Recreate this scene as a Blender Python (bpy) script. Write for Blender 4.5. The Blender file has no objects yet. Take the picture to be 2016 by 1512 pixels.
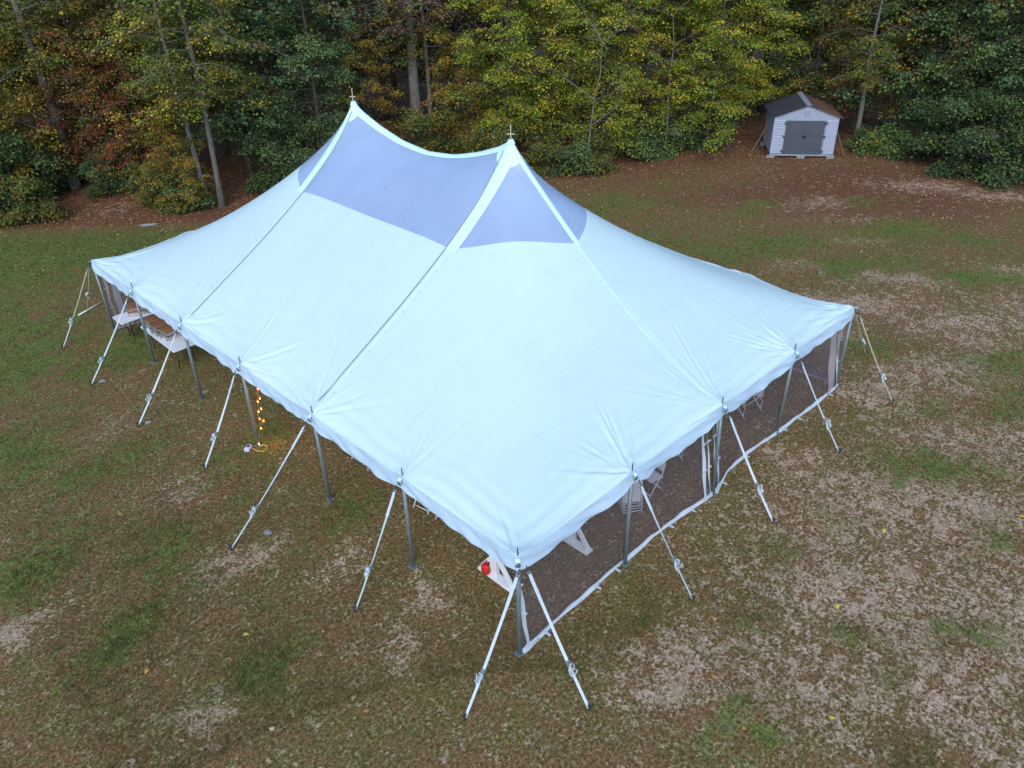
import bpy, math, random
import numpy as np
from mathutils import Vector, Matrix

# ------------------------------------------------------------------ camera, sky, sun, exposure
scene = bpy.context.scene
COL = scene.collection
R = math.radians

cam_data = bpy.data.cameras.new('camera')
cam = bpy.data.objects.new('camera', cam_data)
COL.objects.link(cam)
scene.camera = cam
cam_data.sensor_width = 36.0
cam_data.lens = 36.0 * 1547.28 / 2016.0
cam_data.clip_start = 0.1
cam_data.clip_end = 2000.0
yaw, pitch, roll = 0.7682431, -0.5617555, -0.0320151
fwd = Vector((math.cos(pitch) * math.sin(yaw), math.cos(pitch) * math.cos(yaw), math.sin(pitch)))
rt = Vector((math.cos(yaw), -math.sin(yaw), 0.0))
up = rt.cross(fwd)
rt2 = rt * math.cos(roll) + up * math.sin(roll)
up2 = up * math.cos(roll) - rt * math.sin(roll)
mw = Matrix((rt2, up2, -fwd)).transposed().to_4x4()
mw.translation = Vector((-6.48656, -6.70694, 11.60961))
cam.matrix_world = mw

SUN_EL, SUN_AZ = 42.0, 232.0          # azimuth clockwise from +Y
world = bpy.data.worlds.new('World')
scene.world = world
world.use_nodes = True
wn, wl = world.node_tree.nodes, world.node_tree.links
wn.clear()
sky = wn.new('ShaderNodeTexSky')
sky.sky_type = 'NISHITA'
sky.sun_disc = False
sky.sun_elevation = R(SUN_EL)
sky.sun_rotation = R(SUN_AZ)
sky.air_density = 1.0
sky.dust_density = 0.6
sky.ozone_density = 2.2
bg = wn.new('ShaderNodeBackground')
bg.inputs['Strength'].default_value = 0.15
wo = wn.new('ShaderNodeOutputWorld')
wl.new(sky.outputs[0], bg.inputs[0])
wl.new(bg.outputs[0], wo.inputs[0])

sun_d = bpy.data.lights.new('sun', 'SUN')
sun_d.energy = 0.95
sun_d.angle = R(35)
sun_d.color = (1.0, 0.95, 0.86)
sun = bpy.data.objects.new('sun', sun_d)
COL.objects.link(sun)
a, e = R(SUN_AZ), R(SUN_EL)
sdir = Vector((math.sin(a) * math.cos(e), math.cos(a) * math.cos(e), math.sin(e)))
sun.rotation_euler = sdir.to_track_quat('Z', 'Y').to_euler()
sun.location = (0, 0, 40)

scene.view_settings.view_transform = 'Standard'
scene.view_settings.look = 'None'
scene.view_settings.exposure = 0.97
scene.view_settings.gamma = 1.0
scene.view_settings.use_curve_mapping = False
scene.cycles.max_bounces = 7
scene.cycles.transparent_max_bounces = 12
scene.cycles.diffuse_bounces = 3
scene.cycles.use_denoising = True

# ------------------------------------------------------------------ helpers
B = 3.048            # one bay of the tent
rng = np.random.default_rng(7)
random.seed(7)


def tag(o, label=None, cat=None, group=None, kind=None):
    if label: o['label'] = label
    if cat: o['category'] = cat
    if group: o['group'] = group
    if kind: o['kind'] = kind
    return o


def empty(name, loc=(0, 0, 0), rz=0.0):
    o = bpy.data.objects.new(name, None)
    o.empty_display_size = 0.2
    COL.objects.link(o)
    o.location = loc
    o.rotation_euler = (0, 0, rz)
    return o


def link(name, me, mat=None, parent=None):
    o = bpy.data.objects.new(name, me)
    COL.objects.link(o)
    if mat is not None and len(me.materials) == 0:
        me.materials.append(mat)
    if parent is not None:
        o.parent = parent
    return o


def fast(name, V, F, smooth=False, col=None, colname='Col'):
    V = np.asarray(V, dtype=np.float32)
    F = np.asarray(F, dtype=np.int32)
    me = bpy.data.meshes.new(name)
    me.vertices.add(len(V))
    me.vertices.foreach_set('co', V.ravel())
    n, k = F.shape
    me.loops.add(n * k)
    me.loops.foreach_set('vertex_index', F.ravel())
    me.polygons.add(n)
    me.polygons.foreach_set('loop_start', np.arange(0, n * k, k, dtype=np.int32))
    if smooth:
        me.polygons.foreach_set('use_smooth', np.ones(n, dtype=bool))
    me.update(calc_edges=True)
    if col is not None:
        at = me.color_attributes.new(colname, 'FLOAT_COLOR', 'POINT')
        c4 = np.ones((len(V), 4), dtype=np.float32)
        c4[:, :3] = col
        at.data.foreach_set('color', c4.ravel())
    return me


class MB:
    """collects shapes into one mesh"""
    def __init__(self):
        self.v, self.f = [], []

    def add(self, V, F):
        n = len(self.v)
        self.v += [tuple(map(float, p)) for p in V]
        self.f += [tuple(int(i) + n for i in f) for f in F]
        return self

    def box(self, c, s, rot=None):
        hx, hy, hz = s[0] / 2, s[1] / 2, s[2] / 2
        P = [Vector((x, y, z)) for x in (-hx, hx) for y in (-hy, hy) for z in (-hz, hz)]
        if rot is not None: P = [rot @ q for q in P]
        P = [q + Vector(c) for q in P]
        return self.add(P, [(0, 1, 3, 2), (4, 6, 7, 5), (0, 4, 5, 1), (2, 3, 7, 6), (0, 2, 6, 4), (1, 5, 7, 3)])

    def bar(self, p, q, w, h, upv=(0, 0, 1)):
        p, q = Vector(p), Vector(q)
        d = (q - p)
        L = d.length
        d.normalize()
        u = Vector(upv)
        s = d.cross(u)
        if s.length < 1e-5: s = d.cross(Vector((1, 0, 0)))
        s.normalize()
        u = s.cross(d)
        rot = Matrix((d, s, u)).transposed()
        return self.box((p + q) / 2, (L, w, h), rot)

    def tube(self, pts, rad, n=8, cap=True):
        pts = [Vector(p) for p in pts]
        if not hasattr(rad, '__len__'): rad = [rad] * len(pts)
        base = len(self.v)
        m = len(pts)
        ref = None
        for i, p in enumerate(pts):
            d = (pts[min(i + 1, m - 1)] - pts[max(i - 1, 0)])
            if d.length < 1e-9: d = Vector((0, 0, 1))
            d.normalize()
            if ref is None:
                ref = d.orthogonal().normalized()
            else:
                ref = (ref - d * ref.dot(d))
                if ref.length < 1e-6: ref = d.orthogonal()
                ref.normalize()
            b = d.cross(ref)
            for k in range(n):
                t = 2 * math.pi * k / n
                self.v.append(tuple(p + (ref * math.cos(t) + b * math.sin(t)) * rad[i]))
        for i in range(m - 1):
            for k in range(n):
                k2 = (k + 1) % n
                self.f.append((base + i * n + k, base + i * n + k2, base + (i + 1) * n + k2, base + (i + 1) * n + k))
        if cap:
            self.f.append(tuple(base + k for k in range(n))[::-1])
            self.f.append(tuple(base + (m - 1) * n + k for k in range(n)))
        return self

    def ribbon(self, pts, side, w, th=0.004):
        """flat webbing: pts centre line, side vectors (one or list)"""
        pts = [Vector(p) for p in pts]
        m = len(pts)
        base = len(self.v)
        for i, p in enumerate(pts):
            d = (pts[min(i + 1, m - 1)] - pts[max(i - 1, 0)]).normalized()
            s = Vector(side[i] if isinstance(side, list) else side)
            s = (s - d * s.dot(d)).normalized()
            nn = d.cross(s)
            ww = w[i] if hasattr(w, '__len__') else w
            for (a_, b_) in ((-1, -1), (1, -1), (1, 1), (-1, 1)):
                self.v.append(tuple(p + s * (a_ * ww / 2) + nn * (b_ * th / 2)))
        for i in range(m - 1):
            for k in range(4):
                k2 = (k + 1) % 4
                self.f.append((base + i * 4 + k, base + i * 4 + k2, base + (i + 1) * 4 + k2, base + (i + 1) * 4 + k))
        self.f.append((base + 3, base + 2, base + 1, base))
        e_ = base + (m - 1) * 4
        self.f.append((e_, e_ + 1, e_ + 2, e_ + 3))
        return self

    def mesh(self, name, smooth=False):
        me = bpy.data.meshes.new(name)
        me.from_pydata(self.v, [], self.f)
        if smooth:
            me.polygons.foreach_set('use_smooth', np.ones(len(me.polygons), dtype=bool))
        me.update()
        return me

    def build(self, name, mat, parent=None, smooth=False, bevel=0.0):
        o = link(name, self.mesh(name, smooth), mat, parent)
        if bevel > 0:
            md = o.modifiers.new('bevel', 'BEVEL')
            md.width = bevel
            md.segments = 2
            md.limit_method = 'ANGLE'
        return o


def copy_tree(o, parent=None):
    c = o.copy()
    COL.objects.link(c)
    c.parent = parent
    for ch in list(o.children):
        copy_tree(ch, c)
    return c


# ------------------------------------------------------------------ materials
def new_mat(name):
    m = bpy.data.materials.new(name)
    m.use_nodes = True
    nt = m.node_tree
    return m, nt.nodes, nt.links, nt.nodes['Principled BSDF'], nt.nodes['Material Output']


def nd(N, typ, **kw):
    n = N.new(typ)
    for k, v in kw.items():
        if k in n.inputs.keys() if hasattr(n.inputs, 'keys') else False:
            n.inputs[k].default_value = v
        else:
            setattr(n, k, v)
    return n


def mixc(N, L, fac, a_, b_, blend='MIX'):
    m = N.new('ShaderNodeMix')
    m.data_type = 'RGBA'
    m.blend_type = blend
    for sock, v in ((m.inputs[0], fac), (m.inputs[6], a_), (m.inputs[7], b_)):
        if hasattr(v, 'is_linked') or isinstance(v, bpy.types.NodeSocket):
            L.new(v, sock)
        else:
            sock.default_value = v if not isinstance(v, tuple) else (*v, 1.0)[:4]
    return m.outputs[2]


def mth(N, L, op, a_, b_=None, clamp=False):
    m = N.new('ShaderNodeMath')
    m.operation = op
    m.use_clamp = clamp
    for sock, v in ((m.inputs[0], a_), (m.inputs[1], b_)):
        if v is None: continue
        if isinstance(v, bpy.types.NodeSocket): L.new(v, sock)
        else: sock.default_value = v
    return m.outputs[0]


def ramp(N, L, fac, stops):
    r = N.new('ShaderNodeValToRGB')
    el = r.color_ramp.elements
    el[0].position, el[0].color = stops[0][0], (*stops[0][1], 1)
    el[1].position, el[1].color = stops[-1][0], (*stops[-1][1], 1)
    for p_, c_ in stops[1:-1]:
        x = el.new(p_)
        x.color = (*c_, 1)
    L.new(fac, r.inputs[0])
    return r.outputs[0]


def noise(N, L, vec, scale, detail=4, rough=0.6, dist=0.0):
    n = N.new('ShaderNodeTexNoise')
    n.inputs['Scale'].default_value = scale
    n.inputs['Detail'].default_value = detail
    n.inputs['Roughness'].default_value = rough
    n.inputs['Distortion'].default_value = dist
    if vec is not None: L.new(vec, n.inputs['Vector'])
    return n.outputs['Fac']


def bump(N, L, h, bs, strength=0.3, dist=0.02):
    b = N.new('ShaderNodeBump')
    b.inputs['Strength'].default_value = strength
    b.inputs['Distance'].default_value = dist
    L.new(h, b.inputs['Height'])
    L.new(b.outputs[0], bs.inputs['Normal'])
    return b


def simple(name, col, rough=0.6, metal=0.0, var=0.12, scale=8.0, bmp=0.0, spec=0.5):
    m, N, L, bs, out = new_mat(name)
    tc = N.new('ShaderNodeTexCoord').outputs['Object']
    f = noise(N, L, tc, scale, 5, 0.65)
    lo = tuple(c * (1 - var) for c in col)
    hi = tuple(min(1, c * (1 + var)) for c in col)
    c = ramp(N, L, f, [(0.3, lo), (0.7, hi)])
    L.new(c, bs.inputs['Base Color'])
    bs.inputs['Roughness'].default_value = rough
    bs.inputs['Metallic'].default_value = metal
    bs.inputs['Specular IOR Level'].default_value = spec
    if bmp > 0: bump(N, L, f, bs, bmp, 0.02)
    return m


def mat_ground():
    m, N, L, bs, out = new_mat('ground')
    geo = N.new('ShaderNodeNewGeometry').outputs['Position']
    at = N.new('ShaderNodeAttribute')
    at.attribute_name = 'Col'
    sep = N.new('ShaderNodeSeparateColor')
    L.new(at.outputs['Color'], sep.inputs[0])
    green, bare, litter = sep.outputs[0], sep.outputs[1], sep.outputs[2]
    alp = at.outputs['Alpha']
    big = noise(N, L, geo, 0.55, 5, 0.6, 0.4)
    mid = noise(N, L, geo, 2.6, 6, 0.68, 0.5)
    fine = noise(N, L, geo, 15.0, 5, 0.75)
    tiny = noise(N, L, geo, 46.0, 3, 0.8)
    mixf = mth(N, L, 'ADD', mth(N, L, 'MULTIPLY', fine, 0.55), mth(N, L, 'MULTIPLY', tiny, 0.45))
    dry = ramp(N, L, mixf, [(0.38, (0.036, 0.018, 0.007)), (0.46, (0.138, 0.076, 0.031)), (0.53, (0.230, 0.134, 0.060)), (0.61, (0.42, 0.275, 0.145))])
    drg = ramp(N, L, mixf, [(0.38, (0.024, 0.021, 0.006)), (0.46, (0.094, 0.080, 0.024)), (0.53, (0.168, 0.138, 0.046)), (0.61, (0.33, 0.26, 0.11))])
    base = mixc(N, L, ramp(N, L, mth(N, L, 'ADD', mth(N, L, 'MULTIPLY', big, 0.4), mth(N, L, 'MULTIPLY', mid, 0.6)), [(0.42, (0, 0, 0)), (0.56, (1, 1, 1))]), dry, drg)
    grc = ramp(N, L, mixf, [(0.38, (0.022, 0.036, 0.007)), (0.46, (0.085, 0.114, 0.024)), (0.53, (0.150, 0.180, 0.046)), (0.61, (0.33, 0.33, 0.12))])
    brc = ramp(N, L, mixf, [(0.38, (0.10, 0.062, 0.038)), (0.45, (0.30, 0.203, 0.138)), (0.53, (0.50, 0.345, 0.240)), (0.61, (0.74, 0.55, 0.41))])
    ltc = ramp(N, L, mixf, [(0.38, (0.028, 0.010, 0.006)), (0.45, (0.098, 0.041, 0.022)), (0.53, (0.180, 0.079, 0.041)), (0.58, (0.25, 0.12, 0.06)), (0.64, (0.48, 0.31, 0.13))])
    def thr(att, nz, lo, hi, amp=3.2):
        s = mth(N, L, 'ADD', att, mth(N, L, 'MULTIPLY', mth(N, L, 'SUBTRACT', nz, 0.5), amp))
        mr = N.new('ShaderNodeMapRange')
        mr.interpolation_type = 'SMOOTHSTEP'
        L.new(s, mr.inputs[0])
        mr.inputs[1].default_value, mr.inputs[2].default_value = lo, hi
        return mr.outputs[0]
    nmix = mth(N, L, 'ADD', mth(N, L, 'MULTIPLY', mid, 0.6), mth(N, L, 'MULTIPLY', fine, 0.4))
    mid2 = noise(N, L, geo, 5.2, 7, 0.74, 0.9)
    nmix2 = mth(N, L, 'ADD', mth(N, L, 'ADD', mth(N, L, 'MULTIPLY', mid2, 0.45), mth(N, L, 'MULTIPLY', mid, 0.25)), mth(N, L, 'MULTIPLY', fine, 0.3))
    c1 = mixc(N, L, thr(litter, nmix, 0.30, 0.75, 2.4), base, ltc)
    c2 = mixc(N, L, thr(bare, nmix2, 0.24, 0.66, 4.8), c1, brc)
    c3 = mixc(N, L, thr(green, nmix, 0.36, 0.80, 3.4), c2, grc)
    L.new(c3, bs.inputs['Base Color'])
    bs.inputs['Roughness'].default_value = 0.95
    bs.inputs['Specular IOR Level'].default_value = 0.1
    bump(N, L, mixf, bs, 0.8, 0.045)
    return m


def mat_leaf(name='leaf', trans=0.28, rough=0.55):
    m, N, L, bs, out = new_mat(name)
    at = N.new('ShaderNodeAttribute')
    at.attribute_name = 'Col'
    bs.inputs['Roughness'].default_value = rough
    bs.inputs['Specular IOR Level'].default_value = 0.18
    tcn = N.new('ShaderNodeNewGeometry').outputs['Position']
    f = noise(N, L, tcn, 9.0, 3, 0.6)
    c = mixc(N, L, 1.0, at.outputs['Color'], ramp(N, L, f, [(0.3, (0.75, 0.75, 0.75)), (0.7, (1.2, 1.2, 1.2))]), 'MULTIPLY')
    L.new(c, bs.inputs['Base Color'])
    tr = N.new('ShaderNodeBsdfTranslucent')
    L.new(c, tr.inputs[0])
    mx = N.new('ShaderNodeMixShader')
    mx.inputs[0].default_value = trans
    L.new(bs.outputs[0], mx.inputs[1])
    L.new(tr.outputs[0], mx.inputs[2])
    L.new(mx.outputs[0], out.inputs['Surface'])
    return m


def mat_bark(name, lo, hi):
    m, N, L, bs, out = new_mat(name)
    tc = N.new('ShaderNodeTexCoord').outputs['Object']
    mp = N.new('ShaderNodeMapping')
    mp.inputs['Scale'].default_value = (9, 9, 1.6)
    L.new(tc, mp.inputs[0])
    f = noise(N, L, mp.outputs[0], 2.2, 6, 0.7, 0.6)
    g = noise(N, L, tc, 1.3, 4, 0.6)
    c = mixc(N, L, g, ramp(N, L, f, [(0.3, lo), (0.7, hi)]), ramp(N, L, f, [(0.3, tuple(x * .8 for x in lo)), (0.75, tuple(x * 1.5 for x in hi))]))
    L.new(c, bs.inputs['Base Color'])
    bs.inputs['Roughness'].default_value = 0.9
    bump(N, L, f, bs, 0.9, 0.04)
    return m


def mat_fabric(name, col, trans=0.12, bscale=3.0, bstr=0.25, welds=False):
    m, N, L, bs, out = new_mat(name)
    tc = N.new('ShaderNodeTexCoord').outputs['Object']
    f = noise(N, L, tc, 0.8, 6, 0.6, 0.3)
    stain = noise(N, L, tc, 5.0, 6, 0.75)
    c0 = ramp(N, L, f, [(0.3, tuple(x * .96 for x in col)), (0.7, col)])
    c = mixc(N, L, ramp(N, L, stain, [(0.62, (0, 0, 0)), (0.80, (0.35, 0.35, 0.35))]), c0, tuple(x * 0.80 for x in col))
    if welds:      # welded overlaps between the fabric widths, water marks
        sep = N.new('ShaderNodeSeparateXYZ')
        L.new(tc, sep.inputs[0])
        fr = mth(N, L, 'ABSOLUTE', mth(N, L, 'SUBTRACT', mth(N, L, 'FRACT', mth(N, L, 'MULTIPLY', sep.outputs[1], 1 / 1.524)), 0.5))
        ln = mth(N, L, 'LESS_THAN', fr, 0.012)
        c = mixc(N, L, mth(N, L, 'MULTIPLY', ln, 0.22), c, tuple(x * 0.86 for x in col))
        mp = N.new('ShaderNodeMapping')
        mp.inputs['Scale'].default_value = (0.35, 2.6, 1.0)
        L.new(tc, mp.inputs[0])
        run = noise(N, L, mp.outputs[0], 1.6, 7, 0.7, 0.4)
        c = mixc(N, L, ramp(N, L, run, [(0.54, (0, 0, 0)), (0.72, (0.5, 0.5, 0.5))]), c, tuple(x * k for x, k in zip(col, (0.86, 0.88, 0.92))))
        spk = noise(N, L, tc, 21.0, 2, 0.5)
        c = mixc(N, L, ramp(N, L, spk, [(0.75, (0, 0, 0)), (0.80, (0.6, 0.6, 0.6))]), c, (0.30, 0.36, 0.36))
    L.new(c, bs.inputs['Base Color'])
    bs.inputs['Roughness'].default_value = 0.5
    bs.inputs['Specular IOR Level'].default_value = 0.3
    w = noise(N, L, tc, bscale, 7, 0.55, 1.2)
    b_ = bump(N, L, w, bs, bstr, 0.03)
    tr = N.new('ShaderNodeBsdfTranslucent')
    L.new(c, tr.inputs[0])
    L.new(b_.outputs[0], tr.inputs['Normal'])
    mx = N.new('ShaderNodeMixShader')
    mx.inputs[0].default_value = trans
    L.new(bs.outputs[0], mx.inputs[1])
    L.new(tr.outputs[0], mx.inputs[2])
    L.new(mx.outputs[0], out.inputs['Surface'])
    return m


def mat_sheet(name, tint, col, fac, rough, bscale=6.0, bstr=0.3):
    """see-through vinyl: part clear, part reflecting / scattering"""
    m, N, L, bs, out = new_mat(name)
    tc = N.new('ShaderNodeTexCoord').outputs['Object']
    bs.inputs['Base Color'].default_value = (*col, 1)
    bs.inputs['Roughness'].default_value = rough
    bs.inputs['Specular IOR Level'].default_value = 0.6
    w = noise(N, L, tc, bscale, 6, 0.6, 1.0)
    bump(N, L, w, bs, bstr, 0.02)
    tr = N.new('ShaderNodeBsdfTransparent')
    tr.inputs[0].default_value = (*tint, 1)
    f = noise(N, L, tc, 1.2, 4, 0.6)
    fr = N.new('ShaderNodeMapRange')
    L.new(f, fr.inputs[0])
    fr.inputs[3].default_value, fr.inputs[4].default_value = fac * 0.85, min(1, fac * 1.15)
    mx = N.new('ShaderNodeMixShader')
    L.new(fr.outputs[0], mx.inputs[0])
    L.new(tr.outputs[0], mx.inputs[1])
    L.new(bs.outputs[0], mx.inputs[2])
    L.new(mx.outputs[0], out.inputs['Surface'])
    return m


def mat_emit(name, col, strength):
    m, N, L, bs, out = new_mat(name)
    bs.inputs['Base Color'].default_value = (*col, 1)
    bs.inputs['Emission Color'].default_value = (*col, 1)
    bs.inputs['Emission Strength'].default_value = strength
    return m


def mat_roof():
    m, N, L, bs, out = new_mat('shingles')
    tc = N.new('ShaderNodeTexCoord').outputs['Object']
    f = noise(N, L, tc, 14, 5, 0.7)
    g = noise(N, L, tc, 1.5, 5, 0.65)
    sep = N.new('ShaderNodeSeparateXYZ')
    L.new(tc, sep.inputs[0])
    side = mth(N, L, 'MULTIPLY', sep.outputs[0], 0.5)
    dark = ramp(N, L, f, [(0.3, (0.018, 0.02, 0.026)), (0.7, (0.055, 0.058, 0.07))])
    rust = ramp(N, L, f, [(0.3, (0.06, 0.028, 0.016)), (0.7, (0.17, 0.075, 0.04))])
    fac = ramp(N, L, mth(N, L, 'ADD', side, g), [(0.55, (0, 0, 0)), (0.80, (1, 1, 1))])
    L.new(mixc(N, L, fac, dark, rust), bs.inputs['Base Color'])
    bs.inputs['Roughness'].default_value = 0.9
    bump(N, L, f, bs, 0.5, 0.02)
    return m


M = dict(
    ground=mat_ground(), leaf=mat_leaf(),
    bark=mat_bark('bark_brown', (0.035, 0.028, 0.022), (0.12, 0.10, 0.085)),
    pale=mat_bark('bark_pale', (0.07, 0.062, 0.055), (0.21, 0.19, 0.17)),
    fabric=mat_fabric('tent_vinyl', (0.70, 0.90, 0.92), 0.26, welds=True),
    strip=mat_fabric('tent_strip', (0.62, 0.85, 0.84), 0.05, 12, 0.1),
    valance=mat_fabric('tent_vinyl_shaded', (0.50, 0.65, 0.79), 0.16, 4.0, 0.35),  # tent vinyl again, darker and bluer: the hanging edge's shade put into its colour
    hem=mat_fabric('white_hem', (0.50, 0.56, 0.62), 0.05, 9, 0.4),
    sky=mat_sheet('skylight_vinyl', (0.60, 0.67, 0.82), (0.345, 0.46, 0.655), 0.82, 0.38, 1.2, 0.22),  # grey clear vinyl with the sky's blue reflection put into its colour
    clear=mat_sheet('clear_vinyl', (0.90, 0.86, 0.88), (0.20, 0.17, 0.21), 0.24, 0.20, 2.5, 1.0),
    band=mat_sheet('milky_vinyl', (0.75, 0.72, 0.75), (0.55, 0.50, 0.52), 0.50, 0.35, 6.0, 0.3),
    galv=simple('galvanised_steel', (0.18, 0.22, 0.235), 0.45, 0.35, 0.2, 14),
    dark=simple('dark_steel', (0.06, 0.065, 0.07), 0.5, 0.5, 0.3, 20),
    strap=simple('white_webbing', (0.50, 0.58, 0.62), 0.7, 0, 0.08, 18),
    rope=simple('tan_rope', (0.42, 0.38, 0.28), 0.9, 0, 0.25, 30, 0.4),
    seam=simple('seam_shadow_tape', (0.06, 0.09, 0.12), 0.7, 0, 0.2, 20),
    plastic=simple('white_plastic', (0.62, 0.62, 0.66), 0.45, 0, 0.06, 5),
    paint=simple('white_paint', (0.72, 0.72, 0.74), 0.5, 0, 0.1, 6, 0.1),
    wood=simple('brown_wood', (0.24, 0.095, 0.035), 0.5, 0, 0.45, 9, 0.2),
    silver=simple('silver_metal', (0.60, 0.58, 0.56), 0.3, 0.8, 0.15, 20),
    black=simple('black_steel', (0.02, 0.02, 0.022), 0.5, 0.3, 0.2, 20),
    red=simple('red_fabric', (0.50, 0.015, 0.012), 0.6, 0, 0.2, 12, 0.2),
    siding=simple('pale_siding', (0.29, 0.33, 0.42), 0.6, 0, 0.07, 6, 0.05),
    door=simple('grey_door', (0.058, 0.070, 0.090), 0.6, 0, 0.12, 7, 0.05),
    hinge=simple('hinge_grey', (0.06, 0.07, 0.09), 0.5, 0.2, 0.2, 20),
    block=simple('concrete', (0.22, 0.24, 0.235), 0.9, 0, 0.25, 14, 0.4),
    greywood=simple('weathered_wood', (0.20, 0.15, 0.12), 0.85, 0, 0.35, 10, 0.3),
    timber=simple('pale_timber', (0.24, 0.27, 0.29), 0.8, 0, 0.15, 8, 0.2),
    roof=mat_roof(),
    ridge=simple('ridge_cap', (0.22, 0.23, 0.26), 0.9, 0, 0.45, 12, 0.3),
    bulb=mat_emit('lit_bulb', (1.0, 0.17, 0.03), 7.0),
    cable=simple('brown_cable', (0.30, 0.16, 0.10), 0.6, 0, 0.1, 20),
    yellow=simple('yellow_cable', (0.65, 0.42, 0.03), 0.5, 0, 0.1, 20),
    lilac=simple('pale_box_plastic', (0.55, 0.55, 0.75), 0.4, 0, 0.1, 20),
    stone=simple('grey_stone', (0.20, 0.20, 0.21), 0.9, 0, 0.3, 9, 0.4),
)

# ------------------------------------------------------------------ ground
EDGE = np.array([(-40, 60), (-18, 43.5), (-8, 37), (0.4, 31.4), (1.9, 29.8), (5.0, 26.8), (6.2, 25.5), (10, 23), (15, 20.3), (20.2, 17.8),
                 (22.3, 16.3), (27.7, 13.9), (29.5, 12.6), (32.4, 9.0), (32.8, 6.1), (33.1, 3.9), (32.9, 1.4), (33, -6), (36, -20), (44, -60)], float)


def edge_sd(x, y):
    """signed distance to the edge of the woods, positive inside the woods"""
    x, y = np.asarray(x, float), np.asarray(y, float)
    best = np.full(x.shape, 1e9)
    for (x0, y0), (x1, y1) in zip(EDGE[:-1], EDGE[1:]):
        dx, dy = x1 - x0, y1 - y0
        t = np.clip(((x - x0) * dx + (y - y0) * dy) / (dx * dx + dy * dy), 0, 1)
        best = np.minimum(best, np.hypot(x - x0 - t * dx, y - y0 - t * dy))
    inside = np.zeros(x.shape, bool)
    poly = np.vstack([EDGE, [(400, -60), (400, 400), (-40, 400)]])
    n = len(poly)
    for i in range(n):
        xa, ya = poly[i]
        xb, yb = poly[(i + 1) % n]
        c = ((ya > y) != (yb > y)) & (x < (xb - xa) * (y - ya) / (yb - ya + 1e-12) + xa)
        inside ^= c
    return np.where(inside, best, -best)


# patches on the lawn: x, y, radius along, radius across, angle, weight
GREEN = [(1.5, 26.5, 6.0, 2.0, -45, .9), (-3.0, 27.5, 5, 3, -40, .85), (-4.0, 22.0, 3.2, 2.4, 0, .55), (-3.2, 18.2, 2.6, 1.3, 30, .6), (-2.4, 20.5, 2.0, 1.0, 0, .6),
         (-0.4, 16.6, 1.5, 1.1, 0, .6), (-4.2, 13.4, 1.0, 1.6, 20, .5), (-3.1, 11.3, .9, .6, 0, .55),
         (-3.4, 7.2, .9, .5, 20, .5), (-5.2, 9.0, 1.1, .8, 0, .55), (-4.6, 5.6, .9, .5, 0, .55), (-3.3, 3.2, .8, .5, 0, .5),
         (0.6, 5.3, .8, .5, 0, .5), (0.2, 9.4, 1.0, .5, 20, .5),
         (24.3, 3.4, 1.9, 1.0, -50, .75), (25.3, 0.8, .9, .7, -40, .7), (20.6, 6.0, 2.4, .9, -48, .7), (18.0, 7.3, 3.4, 1.2, -48, .55), (20.3, 3.0, 1.9, .8, -48, .7),
         (22.0, -0.4, 2.0, .7, -48, .7), (25.5, -2.3, 2.2, .9, -48, .6), (17.4, 10.2, 1.8, .8, -48, .6), (23.5, 9.0, 1.5, .8, -48, .5),
         (26.5, 5.8, 1.1, .9, -50, .65), (22.7, 8.8, 1.0, .6, -48, .6), (19.0, 14.0, 3.6, 1.8, -40, .5), (23.5, 12.7, 3.2, 1.2, -40, .35), (28.2, 5.0, .7, .4, -48, .6),
         (10.3, -3.3, 1.3, .8, -40, .55), (14.4, -3.6, 1.2, .8, 0, .5), (16.5, -3.2, 1.8, .9, -40, .5), (14.8, 0.4, 1.4, .7, -40, .45), (12.9, -2.2, 1.0, .6, -40, .35), (7.2, -2.4, .8, .5, -40, .4), (5.6, -1.9, .7, .4, -40, .4), (9.0, -5.0, 1.0, .6, -40, .4), (5.9, -5.4, .8, .5, -40, .35),
         (1.5, -3.9, .9, .5, -30, .5), (3.3, -2.6, .8, .4, 20, .4), (4.6, -3.8, .6, .4, -30, .45), (4.1, -4.9, .5, .4, 0, .4), (2.5, -.9, .7, .3, 0, .4)]
BARE = [(17.0, 2.2, 2.2, .8, -48, .46), (20.0, 1.5, 1.5, .6, -48, .42), (23.0, -1.0, 1.4, .6, -48, .5), (18.3, -1.2, 2.2, .8, -48, .36), (15.3, -1.9, 1.8, .8, -48, .36),
        (12.0, -4.0, 2.4, 1.6, -40, .30), (8.0, -3.2, 3.0, 1.6, -40, .33), (5.4, -3.4, 2.2, 1.6, -40, .36), (3.0, -4.2, 1.8, 1.2, -30, .32), (7.0, -6.2, 4, 2, -40, .34),
        (1.8, -2.3, 1.2, .7, -30, .4), (21, -4, 4, 2, -45, .33), (30.5, 4.5, 2.0, .7, -60, .45), (31.0, 1.8, 1.8, .7, -60, .4), (24.6, 5.0, 1.0, .5, -48, .25), (22.3, 4.2, 1.1, .5, -48, .4), (19.0, 4.4, 1.0, .4, -48, .35), (14.2, 1.6, 1.2, .6, -48, .4), (25.2, 7.2, 1.2, .6, -50, .28),
        (.1, 2.2, .9, .6, 0, .34), (-1.1, 4.3, .7, .4, 0, .30), (-2.4, 5.9, .7, .4, 0, .36), (-2.0, 8.9, .8, .5, 20, .22), (-2.2, 12.6, .9, .5, 20, .2), (-6.2, 7.2, .6, .4, 0, .40),
        (-4.6, 3.0, .6, .4, 0, .35), (.9, 4.6, .6, .5, 0, .35), (4.8, 30.2, 1.0, .8, 0, .30), (-1.5, 1.8, .5, .3, 0, .3)]
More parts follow.
